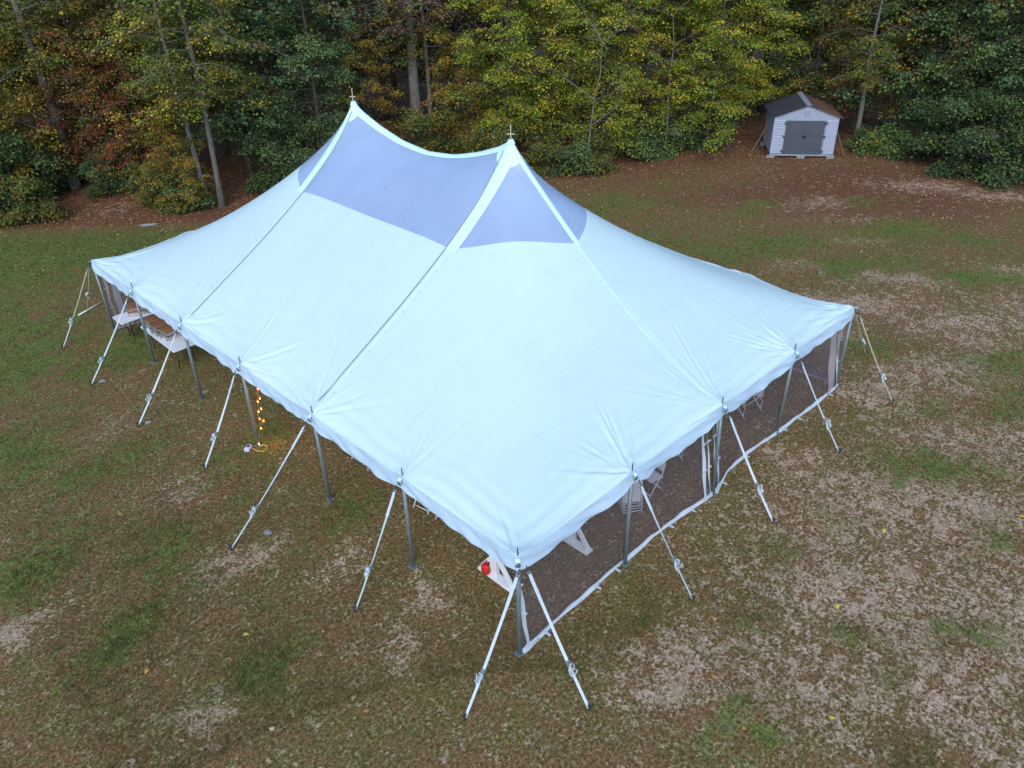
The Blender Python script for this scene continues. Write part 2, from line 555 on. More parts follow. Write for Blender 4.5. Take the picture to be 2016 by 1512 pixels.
DRY = [(29, 6, 8, 5, -48, .85), (25, 9.5, 7, 3, -48, .7), (6, 9, 5.2, 8.2, 0, .42), (20, 0, 4, 2, -48, .3), (8, -3, 9, 3, -45, .32), (4, -4, 4, 2, -30, .35), (-2, 3, 4, 2, 30, .28), (17, -1, 6, 2, -48, .35), (30, 11, 3, 2, -48, .7)]


def vnoise(x, y, s, seed):
    r_ = np.random.default_rng(seed)
    out = np.zeros_like(x)
    for k in range(7):
        an, ph, f = r_.uniform(0, 6.28), r_.uniform(0, 6.28), s * r_.uniform(.6, 1.7)
        out += np.sin((x * np.cos(an) + y * np.sin(an)) * f + ph + 1.3 * np.sin((x * np.sin(an) - y * np.cos(an)) * f * .6 + ph))
    return out / 7


def blobs(x, y, lst):
    w = np.zeros_like(x)
    x, y = x + .55 * vnoise(x, y, 1.1, 61) + .40 * vnoise(x, y, 3.3, 62), y + .55 * vnoise(x, y, 1.2, 63) + .40 * vnoise(x, y, 3.0, 64)
    for (cx, cy, ra, rb, an, s) in lst:
        c_, s_ = math.cos(R(an)), math.sin(R(an))
        u = ((x - cx) * c_ + (y - cy) * s_) / ra
        v = (-(x - cx) * s_ + (y - cy) * c_) / rb
        w = np.maximum(w, s * np.exp(-(u * u + v * v) * 0.75))
    return w


def ground_weights(x, y):
    sd = edge_sd(x, y)
    wood = np.clip((sd + 0.9) / 1.6, 0, 1)
    g = blobs(x, y, GREEN) + 0.15 + .10 * np.clip((y - x) / 8, 0, 1) + .16 * vnoise(x, y, 2.0, 71) + .10 * vnoise(x, y, 5.5, 72)
    b = blobs(x, y, BARE)
    side = np.clip((x - y * .6 - 2.5) / 6, 0, 1) * np.clip((14 - x * .5 - y) / 9, 0, 1)
    b = np.maximum(b, (0.18 + .26 * vnoise(x, y, 1.3, 51) + .16 * vnoise(x, y, 3.1, 52)) * side) * (1 - 0.35 * np.clip(wood, 0, 1))
    inside = ((x > 0) & (x < 4 * B) & (y > 0.1) & (y < 6 * B))
    b = np.where(inside, b * .3, b) + 0.12
    g = np.where(inside & (y > 0) & (x > 1), g * .55, g)
    l = np.maximum(wood, blobs(x, y, DRY))
    l = np.maximum(l, np.clip((sd + 4.5) / 6, 0, .55) * (x > 12))
    g = g - .22 * np.clip(l - .2, 0, .6)
    return g * (1 - wood), b, l


ax = np.concatenate([np.arange(-400, -20, 25), np.arange(-20, -8, 1.0), np.arange(-8, 40, 0.22), np.arange(40, 70, 1.2), np.arange(70, 421, 25)])
gx, gy = np.meshgrid(ax, ax, indexing='ij')
nxg = len(ax)


sdg = edge_sd(gx, gy)
gz = 0.012 * vnoise(gx, gy, 1.9, 3) + 0.010 * vnoise(gx, gy, 5.0, 4)
gz += np.clip(sdg - 1.5, 0, 40) * 0.012 + 0.10 * np.clip(sdg - .5, 0, 1) * vnoise(gx, gy, 1.1, 5)
gz += 0.55 * np.exp(-(((gx - 6.6) / 1.7) ** 2 + ((gy - 33.2) / 1.1) ** 2))
gw = ground_weights(gx, gy)
idx = np.arange(nxg * nxg).reshape(nxg, nxg)
GF = np.stack([idx[:-1, :-1], idx[1:, :-1], idx[1:, 1:], idx[:-1, 1:]], -1).reshape(-1, 4)
GV = np.stack([gx, gy, gz], -1).reshape(-1, 3)
ground = link('ground', fast('ground', GV, GF, True, np.stack(gw, -1).reshape(-1, 3)), M['ground'])
tag(ground, kind='structure')


def gh(x, y):
    i = int(np.clip(np.searchsorted(ax, x) - 1, 0, nxg - 2))
    j = int(np.clip(np.searchsorted(ax, y) - 1, 0, nxg - 2))
    return float(gz[i, j])


# ------------------------------------------------------------------ trees
PAL = dict(
    yellow=[(.28, .32, .035), (.18, .26, .035), (.54, .40, .045), (.12, .19, .032), (.24, .30, .038), (.40, .36, .04)],
    green=[(.105, .185, .080), (.145, .230, .085), (.070, .120, .060), (.190, .240, .065)],
    olive=[(.19, .19, .038), (.32, .24, .038), (.11, .14, .036), (.24, .14, .045), (.15, .18, .040), (.11, .16, .045)],
    red=[(.30, .060, .042), (.21, .090, .045), (.16, .085, .045), (.36, .15, .045)],
    oak=[(.17, .12, .090), (.125, .135, .070), (.100, .135, .080), (.23, .11, .095)],
    dark=[(.080, .140, .058), (.115, .185, .062), (.055, .095, .048), (.160, .195, .058)],
    orange=[(.46, .27, .040), (.32, .17, .042), (.34, .29, .040), (.19, .18, .042)],
)


def leaf_mesh(name, C, Nn, S, colr):
    """C centres, Nn normals, S length; a folded kite for each leaf"""
    n = len(C)
    r_ = np.random.default_rng(n)
    t = r_.normal(size=(n, 3))
    t -= Nn * np.sum(t * Nn, 1, keepdims=True)
    t /= np.linalg.norm(t, axis=1, keepdims=True) + 1e-9
    b = np.cross(Nn, t)
    L_ = S[:, None]
    w = L_ * r_.uniform(.32, .46, (n, 1))
    v0 = C - t * L_ * .5
    v2 = C + t * L_ * .5 - Nn * L_ * .12
    v1 = C + b * w + Nn * L_ * .10 + t * L_ * .02
    v3 = C - b * w + Nn * L_ * .10 + t * L_ * .02
    V = np.stack([v0, v1, v2, v3], 1).reshape(-1, 3)
    k = np.arange(n) * 4
    F = np.stack([np.stack([k, k + 1, k + 2], 1), np.stack([k, k + 2, k + 3], 1)], 1).reshape(-1, 3)
    return fast(name, V, F, False, np.repeat(colr, 4, 0))


def make_tree_meshes(name, seed, H, base, spread, nl, ns, lps, pal, leaf=.14, tr=.14, flat=.16, bark='bark', stems=1, droop=.15, low_fade=0.0, accents=None):
    r_ = np.random.default_rng(seed)
    tb = MB()
    C, Nn, S, CO = [], [], [], []
    P_ = np.array(PAL[pal])
    for st in range(stems):
        ph, am = r_.uniform(0, 6.28), r_.uniform(.05, .16) * (2 if stems > 1 else 1)
        off = np.array([0, 0]) if stems == 1 else r_.normal(size=2) * .25
        tilt = r_.normal(size=2) * (.02 if stems == 1 else .16)
        def trunk(h):
            return np.array([off[0] + tilt[0] * h + am * math.sin(h * .5 + ph) - am * math.sin(ph), off[1] + tilt[1] * h + am * math.cos(h * .42 + ph) - am * math.cos(ph), h])
        hs = np.linspace(-.15, H * .97, 14)
        rad = [tr * ((1 - max(h, 0) / H) ** .8 * .85 + .06) * (1 + .45 * math.exp(-max(h, 0) * 3)) / (1 if stems == 1 else 2) for h in hs]
        tb.tube([trunk(h) for h in hs], rad, 8)
        nlim = max(3, nl // stems)
        for i in range(nlim):
            u = (i + r_.uniform(0, 1)) / nlim
            h = base + (H - base) * u ** 1.25
            hi = h > 9.0
            az = i * 2.39996 + r_.uniform(-.4, .4)
            prof = math.sin(math.pi * min(1, .16 + .80 * (h - base) / max(H - base, .1))) ** .7
            Ln = spread * (.35 + .75 * prof) * r_.uniform(.65, 1.15)
            rise = r_.uniform(.02, .35) + .25 * (h / H)
            p0 = trunk(h)
            dirv = np.array([math.cos(az), math.sin(az), 0])
            perp = np.array([-math.sin(az), math.cos(az), 0])
            bend = r_.uniform(-.3, .3)
            def lim(t):
                return p0 + dirv * Ln * t + perp * bend * Ln * t * t + np.array([0, 0, Ln * (rise * t - (rise + droop) * t * t)])
            lr = max(.012, tr * .30 * (1 - h / H) + .012)
            tb.tube([lim(t) for t in (0, .33, .66, 1)], [lr, lr * .7, lr * .45, .006], 5, False)
            nsp = max(2, int(ns * (.45 if hi else 1)))
            for k in range(nsp):
                t = .28 + .76 * (k + r_.uniform(0, 1)) / nsp
                side = r_.normal() * .26 * Ln * (.35 + .5 * t)
                c = lim(min(t, 1.05)) + perp * side + np.array([0, 0, r_.normal() * .10 - abs(side) * .12])
                if abs(side) > .25:
                    tb.tube([lim(max(.1, t - .18)), (lim(max(.1, t - .1)) + c) / 2, c], [.012, .009, .004], 4, False)
                m = int(lps * r_.uniform(.6, 1.3) * (.5 if hi else 1))
                rs = r_.uniform(.32, .62) * (1.5 if hi else 1) * (spread / 2.6) ** .3
                q = r_.normal(size=(m, 3)) * np.array([rs * .55, rs * .55, rs * flat + .03])
                q[:, 2] -= .25 * (q[:, 0] ** 2 + q[:, 1] ** 2) / max(rs, .1)
                C.append(c + q)
                nn = np.stack([r_.normal(size=m) * .48, r_.normal(size=m) * .48, np.ones(m)], 1)
                nn[:, :2] += .35 * q[:, :2] / rs + .25 * dirv[:2]
                nn /= np.linalg.norm(nn, axis=1, keepdims=True)
                Nn.append(nn)
                S.append(leaf * r_.uniform(.65, 1.3, m) * (1.9 if hi else 1))
                pc = P_[r_.choice(len(P_), p=None)]
                if accents is not None and r_.uniform() < accents[1]:
                    pa = np.array(PAL[accents[0]])
                    pc = pa[r_.integers(len(pa))]
                lc = np.where(r_.uniform(size=(m, 1)) < .62, pc[None, :], P_[r_.integers(len(P_), size=m)])
                CO.append(lc * r_.uniform(.62, 1.35, (m, 1)))
    C, Nn, S, CO = map(np.concatenate, (C, Nn, S, CO))
    crown = leaf_mesh(name + '_crown', C, Nn, S, CO)
    crown.materials.append(M['leaf'])
    tm = tb.mesh(name + '_trunk', True)
    tm.materials.append(M[bark])
    return tm, crown


SPEC = {
    'yellow1': make_tree_meshes('yellow', 11, 12.5, 1.9, 3.0, 36, 10, 80, 'yellow', .105, .09, .06),
    'yellow2': make_tree_meshes('yellow', 12, 11.5, 1.5, 2.7, 34, 10, 80, 'yellow', .10, .07, .06),
    'yellow3': make_tree_meshes('yellow', 13, 13, 2.2, 3.2, 36, 10, 80, 'yellow', .105, .09, .06, accents=('orange', .25)),
    'green1': make_tree_meshes('green', 21, 13, 2.2, 3.2, 34, 8, 84, 'green', .135, .15, .15),
    'green2': make_tree_meshes('green', 22, 12, 1.6, 2.9, 34, 8, 84, 'green', .13, .13, .15, accents=('orange', .10)),
    'green3': make_tree_meshes('green', 23, 14, 3.0, 3.4, 34, 8, 84, 'green', .135, .17, .15, accents=('red', .08)),
    'olive1': make_tree_meshes('olive', 31, 13, 2.2, 2.9, 36, 9, 72, 'olive', .105, .13, .14, accents=('yellow', .2)),
    'olive2': make_tree_meshes('olive', 32, 12, 1.8, 2.7, 36, 9, 72, 'olive', .105, .11, .14, accents=('red', .18)),
    'oak1': make_tree_meshes('oak', 41, 14, 3.4, 3.4, 36, 8, 80, 'oak', .12, .22, .2, accents=('green', .3)),
    'oak2': make_tree_meshes('oak', 42, 13, 2.8, 3.1, 36, 8, 80, 'oak', .12, .17, .2, accents=('olive', .3)),
    'orange1': make_tree_meshes('orange', 51, 8.0, 1.4, 2.4, 26, 8, 64, 'orange', .11, .06, .11, accents=('olive', .3)),
    'red1': make_tree_meshes('red', 61, 7.0, 1.5, 2.1, 26, 7, 60, 'red', .10, .05, .11, accents=('olive', .35)),
    'bare_green': make_tree_meshes('tall', 71, 16, 5.2, 3.2, 34, 8, 70, 'olive', .11, .24, .16, bark='pale', accents=('yellow', .3)),
    'bare_oak': make_tree_meshes('tall', 72, 16, 6.2, 3.4, 34, 8, 70, 'oak', .12, .36, .2, bark='pale', accents=('red', .2)),
    'bare_slim': make_tree_meshes('tall', 73, 14, 4.6, 2.6, 30, 8, 64, 'olive', .105, .14, .12, bark='pale', accents=('yellow', .5)),
    'deep': make_tree_meshes('deep', 74, 17, 4.0, 4.2, 44, 7, 56, 'dark', .18, .22, .22, accents=('olive', .35)),
    'deep2': make_tree_meshes('deep', 75, 17, 3.4, 4.2, 44, 7, 56, 'olive', .17, .19, .22, accents=('dark', .45)),
    'shrub_dark': make_tree_meshes('shrub', 81, 3.6, .25, 1.5, 34, 7, 62, 'dark', .12, .06, .2, stems=5),
    'shrub_olive': make_tree_meshes('shrub', 82, 2.2, .15, 1.1, 26, 7, 56, 'olive', .10, .05, .2, stems=5, accents=('dark', .4)),
    'shrub_green': make_tree_meshes('shrub', 83, 1.3, .05, .8, 20, 6, 48, 'green', .10, .04, .25, stems=4, accents=('yellow', .25)),
}


def plant(kind, az, dist, rz, sc, label, cat='tree', group=None, name='tree', dz=0.0):
    """az (degrees from +Y) and distance measured on the ground from the drone's foot point"""
    x = -6.487 + dist * math.sin(R(az))
    y = -6.707 + dist * math.cos(R(az))
    tm, cm = SPEC[kind]
    t = empty(name, (x, y, gh(x, y) - .03), R(rz))
    t.scale = (sc, sc, sc)
    link('trunk' if cat == 'tree' else 'stem', tm, None, t)
    link('crown' if cat == 'tree' else 'foliage', cm, None, t)
    tag(t, label, cat, group)
    return t


def AZ(c): return 10.2 + 33.8 * c      # c: fraction of the way across the woods, 0 left .. 2 right


G_EDGE = 'trees along the edge of the woods'
ROW = [
    # left third
    ('olive1', -.06, 41.0, 20, 1.0, 'olive and gold tree at the far left end of the tree line'),
    ('bare_green', .145, 42.3, 70, 1.0, 'tall tree with a long pale bare trunk at the left of the woods'),
    ('olive2', .06, 45.0, 130, 1.05, 'olive tree with rusty tints left of the long pale trunk'),
    ('olive1', .22, 44.0, 200, .95, 'gold and brown tree just right of the long pale trunk'),
    ('red1', .20, 41.5, 10, .95, 'small red-leaved tree low beside the long pale trunk'),
    ('olive2', .29, 41.5, 300, .9, 'rust and olive tree behind the twin slim trunks'),
    ('bare_slim', .372, 36.7, 60, .95, 'slim pale trunk, left one of the twin trunks at the left lawn edge'),
    ('bare_slim', .398, 36.3, 200, 1.0, 'slim pale trunk, right one of the twin trunks at the left lawn edge'),
    ('orange1', .33, 36.4, 40, .52, 'low golden tree spreading in front of the twin slim trunks'),
    ('olive1', .34, 46.5, 77, 1.05, 'gold tree rising high behind the twin slim trunks'),
    ('red1', .275, 40.2, 250, .8, 'small rusty tree between the long pale trunk and the twin trunks'),
    ('orange1', .105, 42.5, 15, 1.0, 'orange-gold tree just left of the long pale trunk'),
    ('red1', .26, 46.0, 130, 1.2, 'dull red tree deeper in the woods left of the twin trunks'),
    ('green1', .47, 39.5, 15, 1.0, 'blue-green layered tree right of the twin slim trunks'),
    ('green3', .55, 42.0, 140, 1.0, 'tall blue-green tree left of the far tent peak'),
    ('green2', .62, 39.0, 230, .85, 'blue-green tree directly behind the far tent peak'),
    ('olive2', .43, 45.0, 20, 1.1, 'olive tree behind the blue-green layered tree'),
    # centre
    ('oak1', .68, 44.5, 40, 1.0, 'dull purple-brown oak right behind the far tent peak'),
    ('bare_oak', .82, 42.9, 95, 1.0, 'thick grey-trunked oak between the two tent peaks'),
    ('bare_slim', .845, 43.6, 150, 1.0, 'thin trunk leaning close beside the thick grey-trunked oak'),
    ('orange1', .715, 41.5, 210, .75, 'low orange-gold tree left of the thick grey trunk'),
    ('orange1', .905, 41.5, 310, .72, 'low orange-gold tree right of the thick grey trunk'),
    ('oak2', .92, 45.5, 60, 1.05, 'plum-tinted oak above the dip of the tent ridge'),
    ('oak2', .76, 48.0, 160, 1.1, 'brown oak deeper behind the thick grey trunk'),
    ('yellow2', 1.00, 39.6, 80, .95, 'yellow-green tree right behind the near tent peak'),
    ('yellow1', 1.07, 40.5, 10, 1.0, 'tall bright yellow-green tree just right of the near tent peak'),
    ('yellow3', 1.14, 43.5, 170, 1.05, 'gold-topped tree behind the dead bare branches'),
    ('yellow2', 1.215, 40.0, 250, .95, 'yellow-green layered tree right of the dead bare branches'),
    ('yellow1', 1.29, 42.3, 330, 1.0, 'broad yellow tree midway between tent peak and shed'),
    ('yellow3', 1.37, 43.6, 50, 1.0, 'yellow and orange tree two trunks left of the shed'),
    ('yellow2', 1.425, 41.3, 120, .95, 'yellow-green tree reaching over the left eave of the shed'),
    ('yellow1', 1.47, 46.0, 190, 1.1, 'tall yellow tree rising behind the left of the shed'),
    # right
    ('green2', 1.56, 48.5, 140, 1.0, 'dark green tree straight behind the shed'),
    ('olive2', 1.62, 47.0, 240, 1.0, 'olive and rust tree behind the right of the shed'),
    ('bare_green', 1.71, 43.6, 330, .62, 'small olive tree with a bare pale trunk standing right of the shed'),
    ('green1', 1.76, 46.0, 100, 1.0, 'broad green maple behind the pale trunk right of the shed'),
    ('red1', 1.70, 46.3, 20, 1.0, 'small rust-red tree in the shade right of the shed'),
    ('green3', 1.86, 45.5, 190, 1.0, 'tall green tree above the dark shrubs at the right'),
    ('orange1', 1.80, 47.0, 60, 1.1, 'orange tree glowing deep in the woods at the right'),
    ('green2', 1.95, 43.5, 280, 1.0, 'green tree near the right end of the tree line'),
    ('green1', 2.05, 43.0, 40, 1.0, 'green tree at the far right end of the tree line'),
    ('olive1', 1.93, 49.0, 80, 1.1, 'olive tree deep behind the right end of the tree line'),
]
for k, c, d, rz, sc, lb in ROW:
    plant(k, AZ(c), d, rz, sc, lb, 'tree', G_EDGE)

r2 = np.random.default_rng(99)
deep_lab = {'deep': 'dark green tree deep in the woods behind the front trees', 'deep2': 'brownish olive tree deep in the woods behind the front trees'}
for i in range(34):
    kd = 'deep' if i % 2 == 0 else 'deep2'
    plant(kd, AZ(-.1 + 2.2 * (i + r2.uniform(-.4, .4)) / 33), [50, 56, 63][i % 3] + r2.uniform(-2, 2), r2.uniform(0, 360), r2.uniform(.85, 1.1),
          deep_lab[kd], 'tree', 'dark trees deep in the woods' if kd == 'deep' else 'olive trees deep in the woods')

SHR = [
    ('shrub_dark', .015, 40.3, 0, .95, 'dark green shrub at the left end of the lawn edge'),
    ('shrub_dark', .085, 41.5, 70, .9, 'dark green shrub beside the foot of the long pale trunk'),
    ('shrub_olive', .05, 38.9, 20, .9, 'olive shrub spilling onto the lawn at the far left'),
    ('shrub_olive', .30, 37.2, 120, .9, 'low olive shrub left of the twin slim trunks'),
    ('shrub_green', .335, 36.6, 30, 1.0, 'low green shrub at the feet of the twin slim trunks'),
    ('shrub_dark', .52, 37.6, 30, .9, 'dark shrub behind the left slope of the tent'),
    ('shrub_dark', .62, 36.8, 140, .9, 'dark shrub right behind the far tent peak'),
    ('shrub_olive', .83, 40.6, 40, 1.1, 'yellowing shrub round the foot of the thick grey oak trunk'),
    ('shrub_olive', .97, 37.5, 80, 1.0, 'yellowing shrub behind the near tent peak'),
    ('shrub_olive', 1.09, 37.6, 200, .85, 'olive shrub at the lawn edge below the tall bright yellow tree'),
    ('shrub_green', 1.15, 37.2, 10, 1.1, 'low green shrub at the lawn edge below the dead branches'),
    ('shrub_olive', 1.20, 38.2, 300, .8, 'olive shrub in front of the dead bare branches'),
    ('shrub_green', 1.28, 40.1, 300, 1.1, 'low green shrub below the broad yellow tree'),
    ('shrub_green', 1.36, 41.1, 60, 1.2, 'low green shrub below the yellow and orange tree'),
    ('shrub_dark', 1.435, 42.0, 60, .62, 'dark rounded shrub just left of the shed'),
    ('shrub_green', 1.775, 43.0, 90, 1.0, 'low green plant under the green maple right of the shed'),
    ('shrub_olive', .27, 39.0, 90, .8, 'dull olive shrub on the leaf-strewn floor right of the pale trunk'),
    ('shrub_dark', .195, 40.4, 20, .55, 'low dark shrub on the litter bank right of the long pale trunk'),
    ('shrub_dark', .235, 42.2, 250, .6, 'low dark shrub behind the litter bank at the left of the woods'),
    ('shrub_dark', .16, 43.5, 190, .7, 'dark shrub behind the foot of the long pale trunk'),
    ('shrub_green', 1.73, 43.4, 190, .8, 'low green plant at the foot of the pale trunk right of the shed'),
    ('shrub_dark', 1.83, 43.6, 10, .9, 'dark green shrub left of the big shrubs at the right'),
    ('shrub_dark', 1.885, 41.6, 200, .92, 'big dark green shrub reaching onto the lawn at the right'),
    ('shrub_dark', 1.955, 40.8, 100, 1.0, 'big dark green shrub next to the right picture edge'),
    ('shrub_dark', 2.03, 41.0, 300, 1.05, 'big dark green shrub cut by the right picture edge'),
]
for k, c, d, rz, sc, lb in SHR:
    plant(k, AZ(c), d, rz, sc, lb, 'shrub', 'shrubs along the edge of the woods', 'shrub')


# dead bare sapling
def dead_tree(loc, seed, H, label):
    r_ = np.random.default_rng(seed)
    t = empty('dead_tree', loc)
    mb = MB()
    def grow(p, d, L_, rad, lvl):
        n = 5
        pts = [p]
        dd = d.copy()
        for i in range(n):
            dd = dd + r_.normal(size=3) * .10
            dd /= np.linalg.norm(dd)
            pts.append(pts[-1] + dd * L_ / n)
        mb.tube(pts, list(np.linspace(rad, rad * .35, n + 1)), 6, False)
        if lvl < 3:
            for k in range(6 if lvl == 0 else 4):
                i = r_.integers(2 if lvl == 0 else 1, n + 1)
                nd_ = dd + r_.normal(size=3) * .75
                nd_[2] = abs(nd_[2]) * .6 + .1
                nd_ /= np.linalg.norm(nd_)
                grow(pts[i], nd_, L_ * r_.uniform(.3, .5), rad * .45, lvl + 1)
    grow(np.array([0, 0, -.1]), np.array([.10, -.04, 1.0]), H, .05, 0)
    mb.build('branch', M['pale'], t, True)
    tag(t, label, 'tree')
    return t


dead_tree((21.9, 17.3, 0), 5, 6.0, 'dead bare sapling with pale twisting branches before the yellow trees')
dead_tree((27.0, 16.3, 0), 9, 6.5, 'thin leafless sapling standing among the yellow trees left of the shed')

# ------------------------------------------------------------------ shed
shed = empty('garden_shed', (30.76, 10.87, 0.0), math.atan2(-.80, .60))   # local x along the front, local y towards the back
tag(shed, 'small pale blue-grey garden shed with grey double doors at the wood edge', 'shed')
SW, SD, Z0, ZE, ZR = 3.00, 2.5, .20, 1.97, 2.52
w2 = SW / 2
mb = MB()
mb.add([(-w2, 0, Z0), (w2, 0, Z0), (w2, 0, ZE), (0, 0, ZR), (-w2, 0, ZE), (-w2, SD, Z0), (w2, SD, Z0), (w2, SD, ZE), (0, SD, ZR), (-w2, SD, ZE)],
       [(0, 1, 2, 3, 4), (9, 8, 7, 6, 5), (0, 4, 9, 5), (1, 6, 7, 2), (0, 5, 6, 1)])
mb.build('wall', M['siding'], shed)
dw = 0.90     # half door width incl. frame
nb = 15
hb = (1.86 - Z0 - .04) / nb
brd = {}
for s in (-1, 1):
    wid = w2 - .10 - dw / 1 + .0
    for i in range(nb):
        m_ = MB()
        z_ = Z0 + .03 + hb * (i + .5)
        m_.add([(s * (dw + .06), -.012, z_ - hb * .42), (s * (w2 - .05), -.012, z_ - hb * .42), (s * (w2 - .05), -.030, z_ + hb * .40), (s * (dw + .06), -.030, z_ + hb * .40),
                (s * (dw + .06), -.065, z_ - hb * .42), (s * (w2 - .05), -.065, z_ - hb * .42)],
               [(4, 5, 2, 3), (0, 1, 5, 4), (0, 4, 3), (1, 2, 5)] if s > 0 else [(5, 4, 3, 2), (1, 0, 4, 5), (4, 0, 3), (2, 1, 5)])
        m_.build('siding_board', M['siding'], shed)
    MB().box((s * (w2 - .025), -.02, (Z0 + ZE) / 2), (.05, .05, ZE - Z0)).build('corner_post', M['siding'], shed)
    d_ = MB().box((s * (dw / 2 + .004), -.03, (Z0 + 1.80) / 2), (dw - .012, .05, 1.80 - Z0)).build('door', M['door'], shed, bevel=.01)
    MB().box((s * .45, -.062, 1.40), (.60, .014, .50)).box((s * .45, -.062, .66), (.60, .014, .62)).build('door_panel', M['door'], d_, bevel=.008)
    for z_ in (.34, 1.05, 1.68):
        MB().box((s * (dw + .02), -.06, z_), (.16, .03, .12)).build('hinge', M['hinge'], d_, bevel=.008)
MB().box((0, -.075, 1.08), (.17, .03, .17)).tube([(-.04, -.10, 1.12), (-.03, -.12, 1.05), (.03, -.12, 1.05), (.04, -.10, 1.12)], .014, 6).build('door_handle', M['black'], shed, bevel=.01)
MB().box((0, -.105, 1.11), (.05, .03, .045)).build('padlock', M['silver'], shed, bevel=.008)
for i in range(4):
    MB().bar((-.13, -.02, 2.06 + i * .07), (.13, -.02, 2.06 + i * .07), .03, .03, (0, 0.6, 1)).build('vent_slat', M['siding'], shed)
for s in (-1, 1):
    sl = Vector((s * w2, 0, ZE)) - Vector((0, 0, ZR))
    nrm = Vector((-sl.z * s, 0, sl.x * s)).normalized()
    if nrm.z < 0: nrm = -nrm
    m_ = MB()
    nsh = 9
    for i in range(nsh):
        f0, f1 = i / nsh * 1.10, (i + 1.18) / nsh * 1.10
        a_ = Vector((0, 0, ZR)) + sl * f0 + nrm * (.018)
        b_ = Vector((0, 0, ZR)) + sl * min(f1, 1.10) + nrm * (.034)
        for (yy0, yy1) in ((-.10, SD + .10),):
            m_.add([(a_.x, yy0, a_.z), (b_.x, yy0, b_.z), (b_.x, yy1, b_.z), (a_.x, yy1, a_.z),
                    (a_.x, yy0, a_.z - .03), (b_.x, yy0, b_.z - .03), (b_.x, yy1, b_.z - .03), (a_.x, yy1, a_.z - .03)],
                   [(0, 1, 2, 3), (7, 6, 5, 4), (0, 4, 5, 1), (1, 5, 6, 2), (2, 6, 7, 3), (3, 7, 4, 0)])
    m_.build('roof', M['roof'], shed)
for i in range(8):
    y0 = -.12 + i * (SD + .24) / 8
    MB().add([(-.14, y0, ZR + .005), (0, y0, ZR + .07), (.14, y0, ZR + .005), (-.14, y0 + .335, ZR + .015), (0, y0 + .335, ZR + .085), (.14, y0 + .335, ZR + .015)],
             [(0, 1, 4, 3), (1, 2, 5, 4), (0, 3, 5, 2), (0, 2, 1), (3, 4, 5)]).build('ridge_shingle', M['ridge'], shed)
MB().box((0, .01, Z0 - .05), (SW + .02, .08, .10)).build('sill_beam', M['timber'], shed, bevel=.01)
MB().box((0, SD / 2 + .05, Z0 - .04), (SW - .1, SD - .1, .08)).build('floor_frame', M['greywood'], shed)
for x_ in (-w2 + .06, 0.0, w2 - .10):
    for y_ in (.05, SD - .2):
        MB().box((x_, y_, .04), (.38, .24, .13)).build('footing_block', M['block'], shed, bevel=.015)
for k, (x0, x1, h_, lb) in enumerate([(w2 + .62, w2 + .07, 1.25, 'long weathered plank leaning on the right wall of the shed, outer one'),
                                      (w2 + .46, w2 + .05, .95, 'shorter weathered plank leaning on the right wall of the shed')]):
    rot = shed.rotation_euler.z
    p = empty('leaning_plank', (30.76, 10.87, 0), rot)
    MB().bar((x0, .35 + k * .28, .02), (x1, .35 + k * .28, h_), .14, .03, (1, 0, .6)).build('board', M['greywood'], p, bevel=.004)
    tag(p, lb, 'plank', 'planks leaning on the shed')
p = empty('leaning_pole', (30.76, 10.87, 0), shed.rotation_euler.z)
MB().tube([(-w2 - .75, .9, .0), (-w2 - .08, .9, 1.5)], .022, 6).build('shaft', M['greywood'], p)
tag(p, 'thin wooden pole leaning on the left wall of the shed', 'pole')

# ------------------------------------------------------------------ tent surface
NB = 20
TX, TY = 4 * B, 6 * B
H0, HP = 2.36, 6.80
CX = 2 * B
sr = np.array([0, .35, 0.96, 1.92, 2.46, 2.95, 3.48, 4.12, 5.73, 6.096]); sz = np.array([HP, 6.30, 5.63, 4.88, 4.52, 4.20, 3.87, 3.50, 2.58, H0])
er = np.array([0, .35, 1, 2, 3.5, 4.4, 5.3, 6.096]); ez = np.array([HP, 6.38, 5.78, 4.88, 3.70, 3.10, 2.66, H0])
rr = np.array([0, .35, 1.1, 2.0, 3.048]); rz_ = np.array([HP, 6.60, 6.33, 6.10, 6.00])


def curve(xs, zs):
    t = np.linspace(xs[0], xs[-1], 240)
    z = np.interp(t, xs, zs)
    for _ in range(140):
        z[1:-1] = (z[:-2] + 2 * z[1:-1] + z[2:]) / 4
    return lambda q: np.interp(q, t, z)


fs, fe, fr_ = curve(sr, sz), curve(er, ez), curve(rr, rz_)


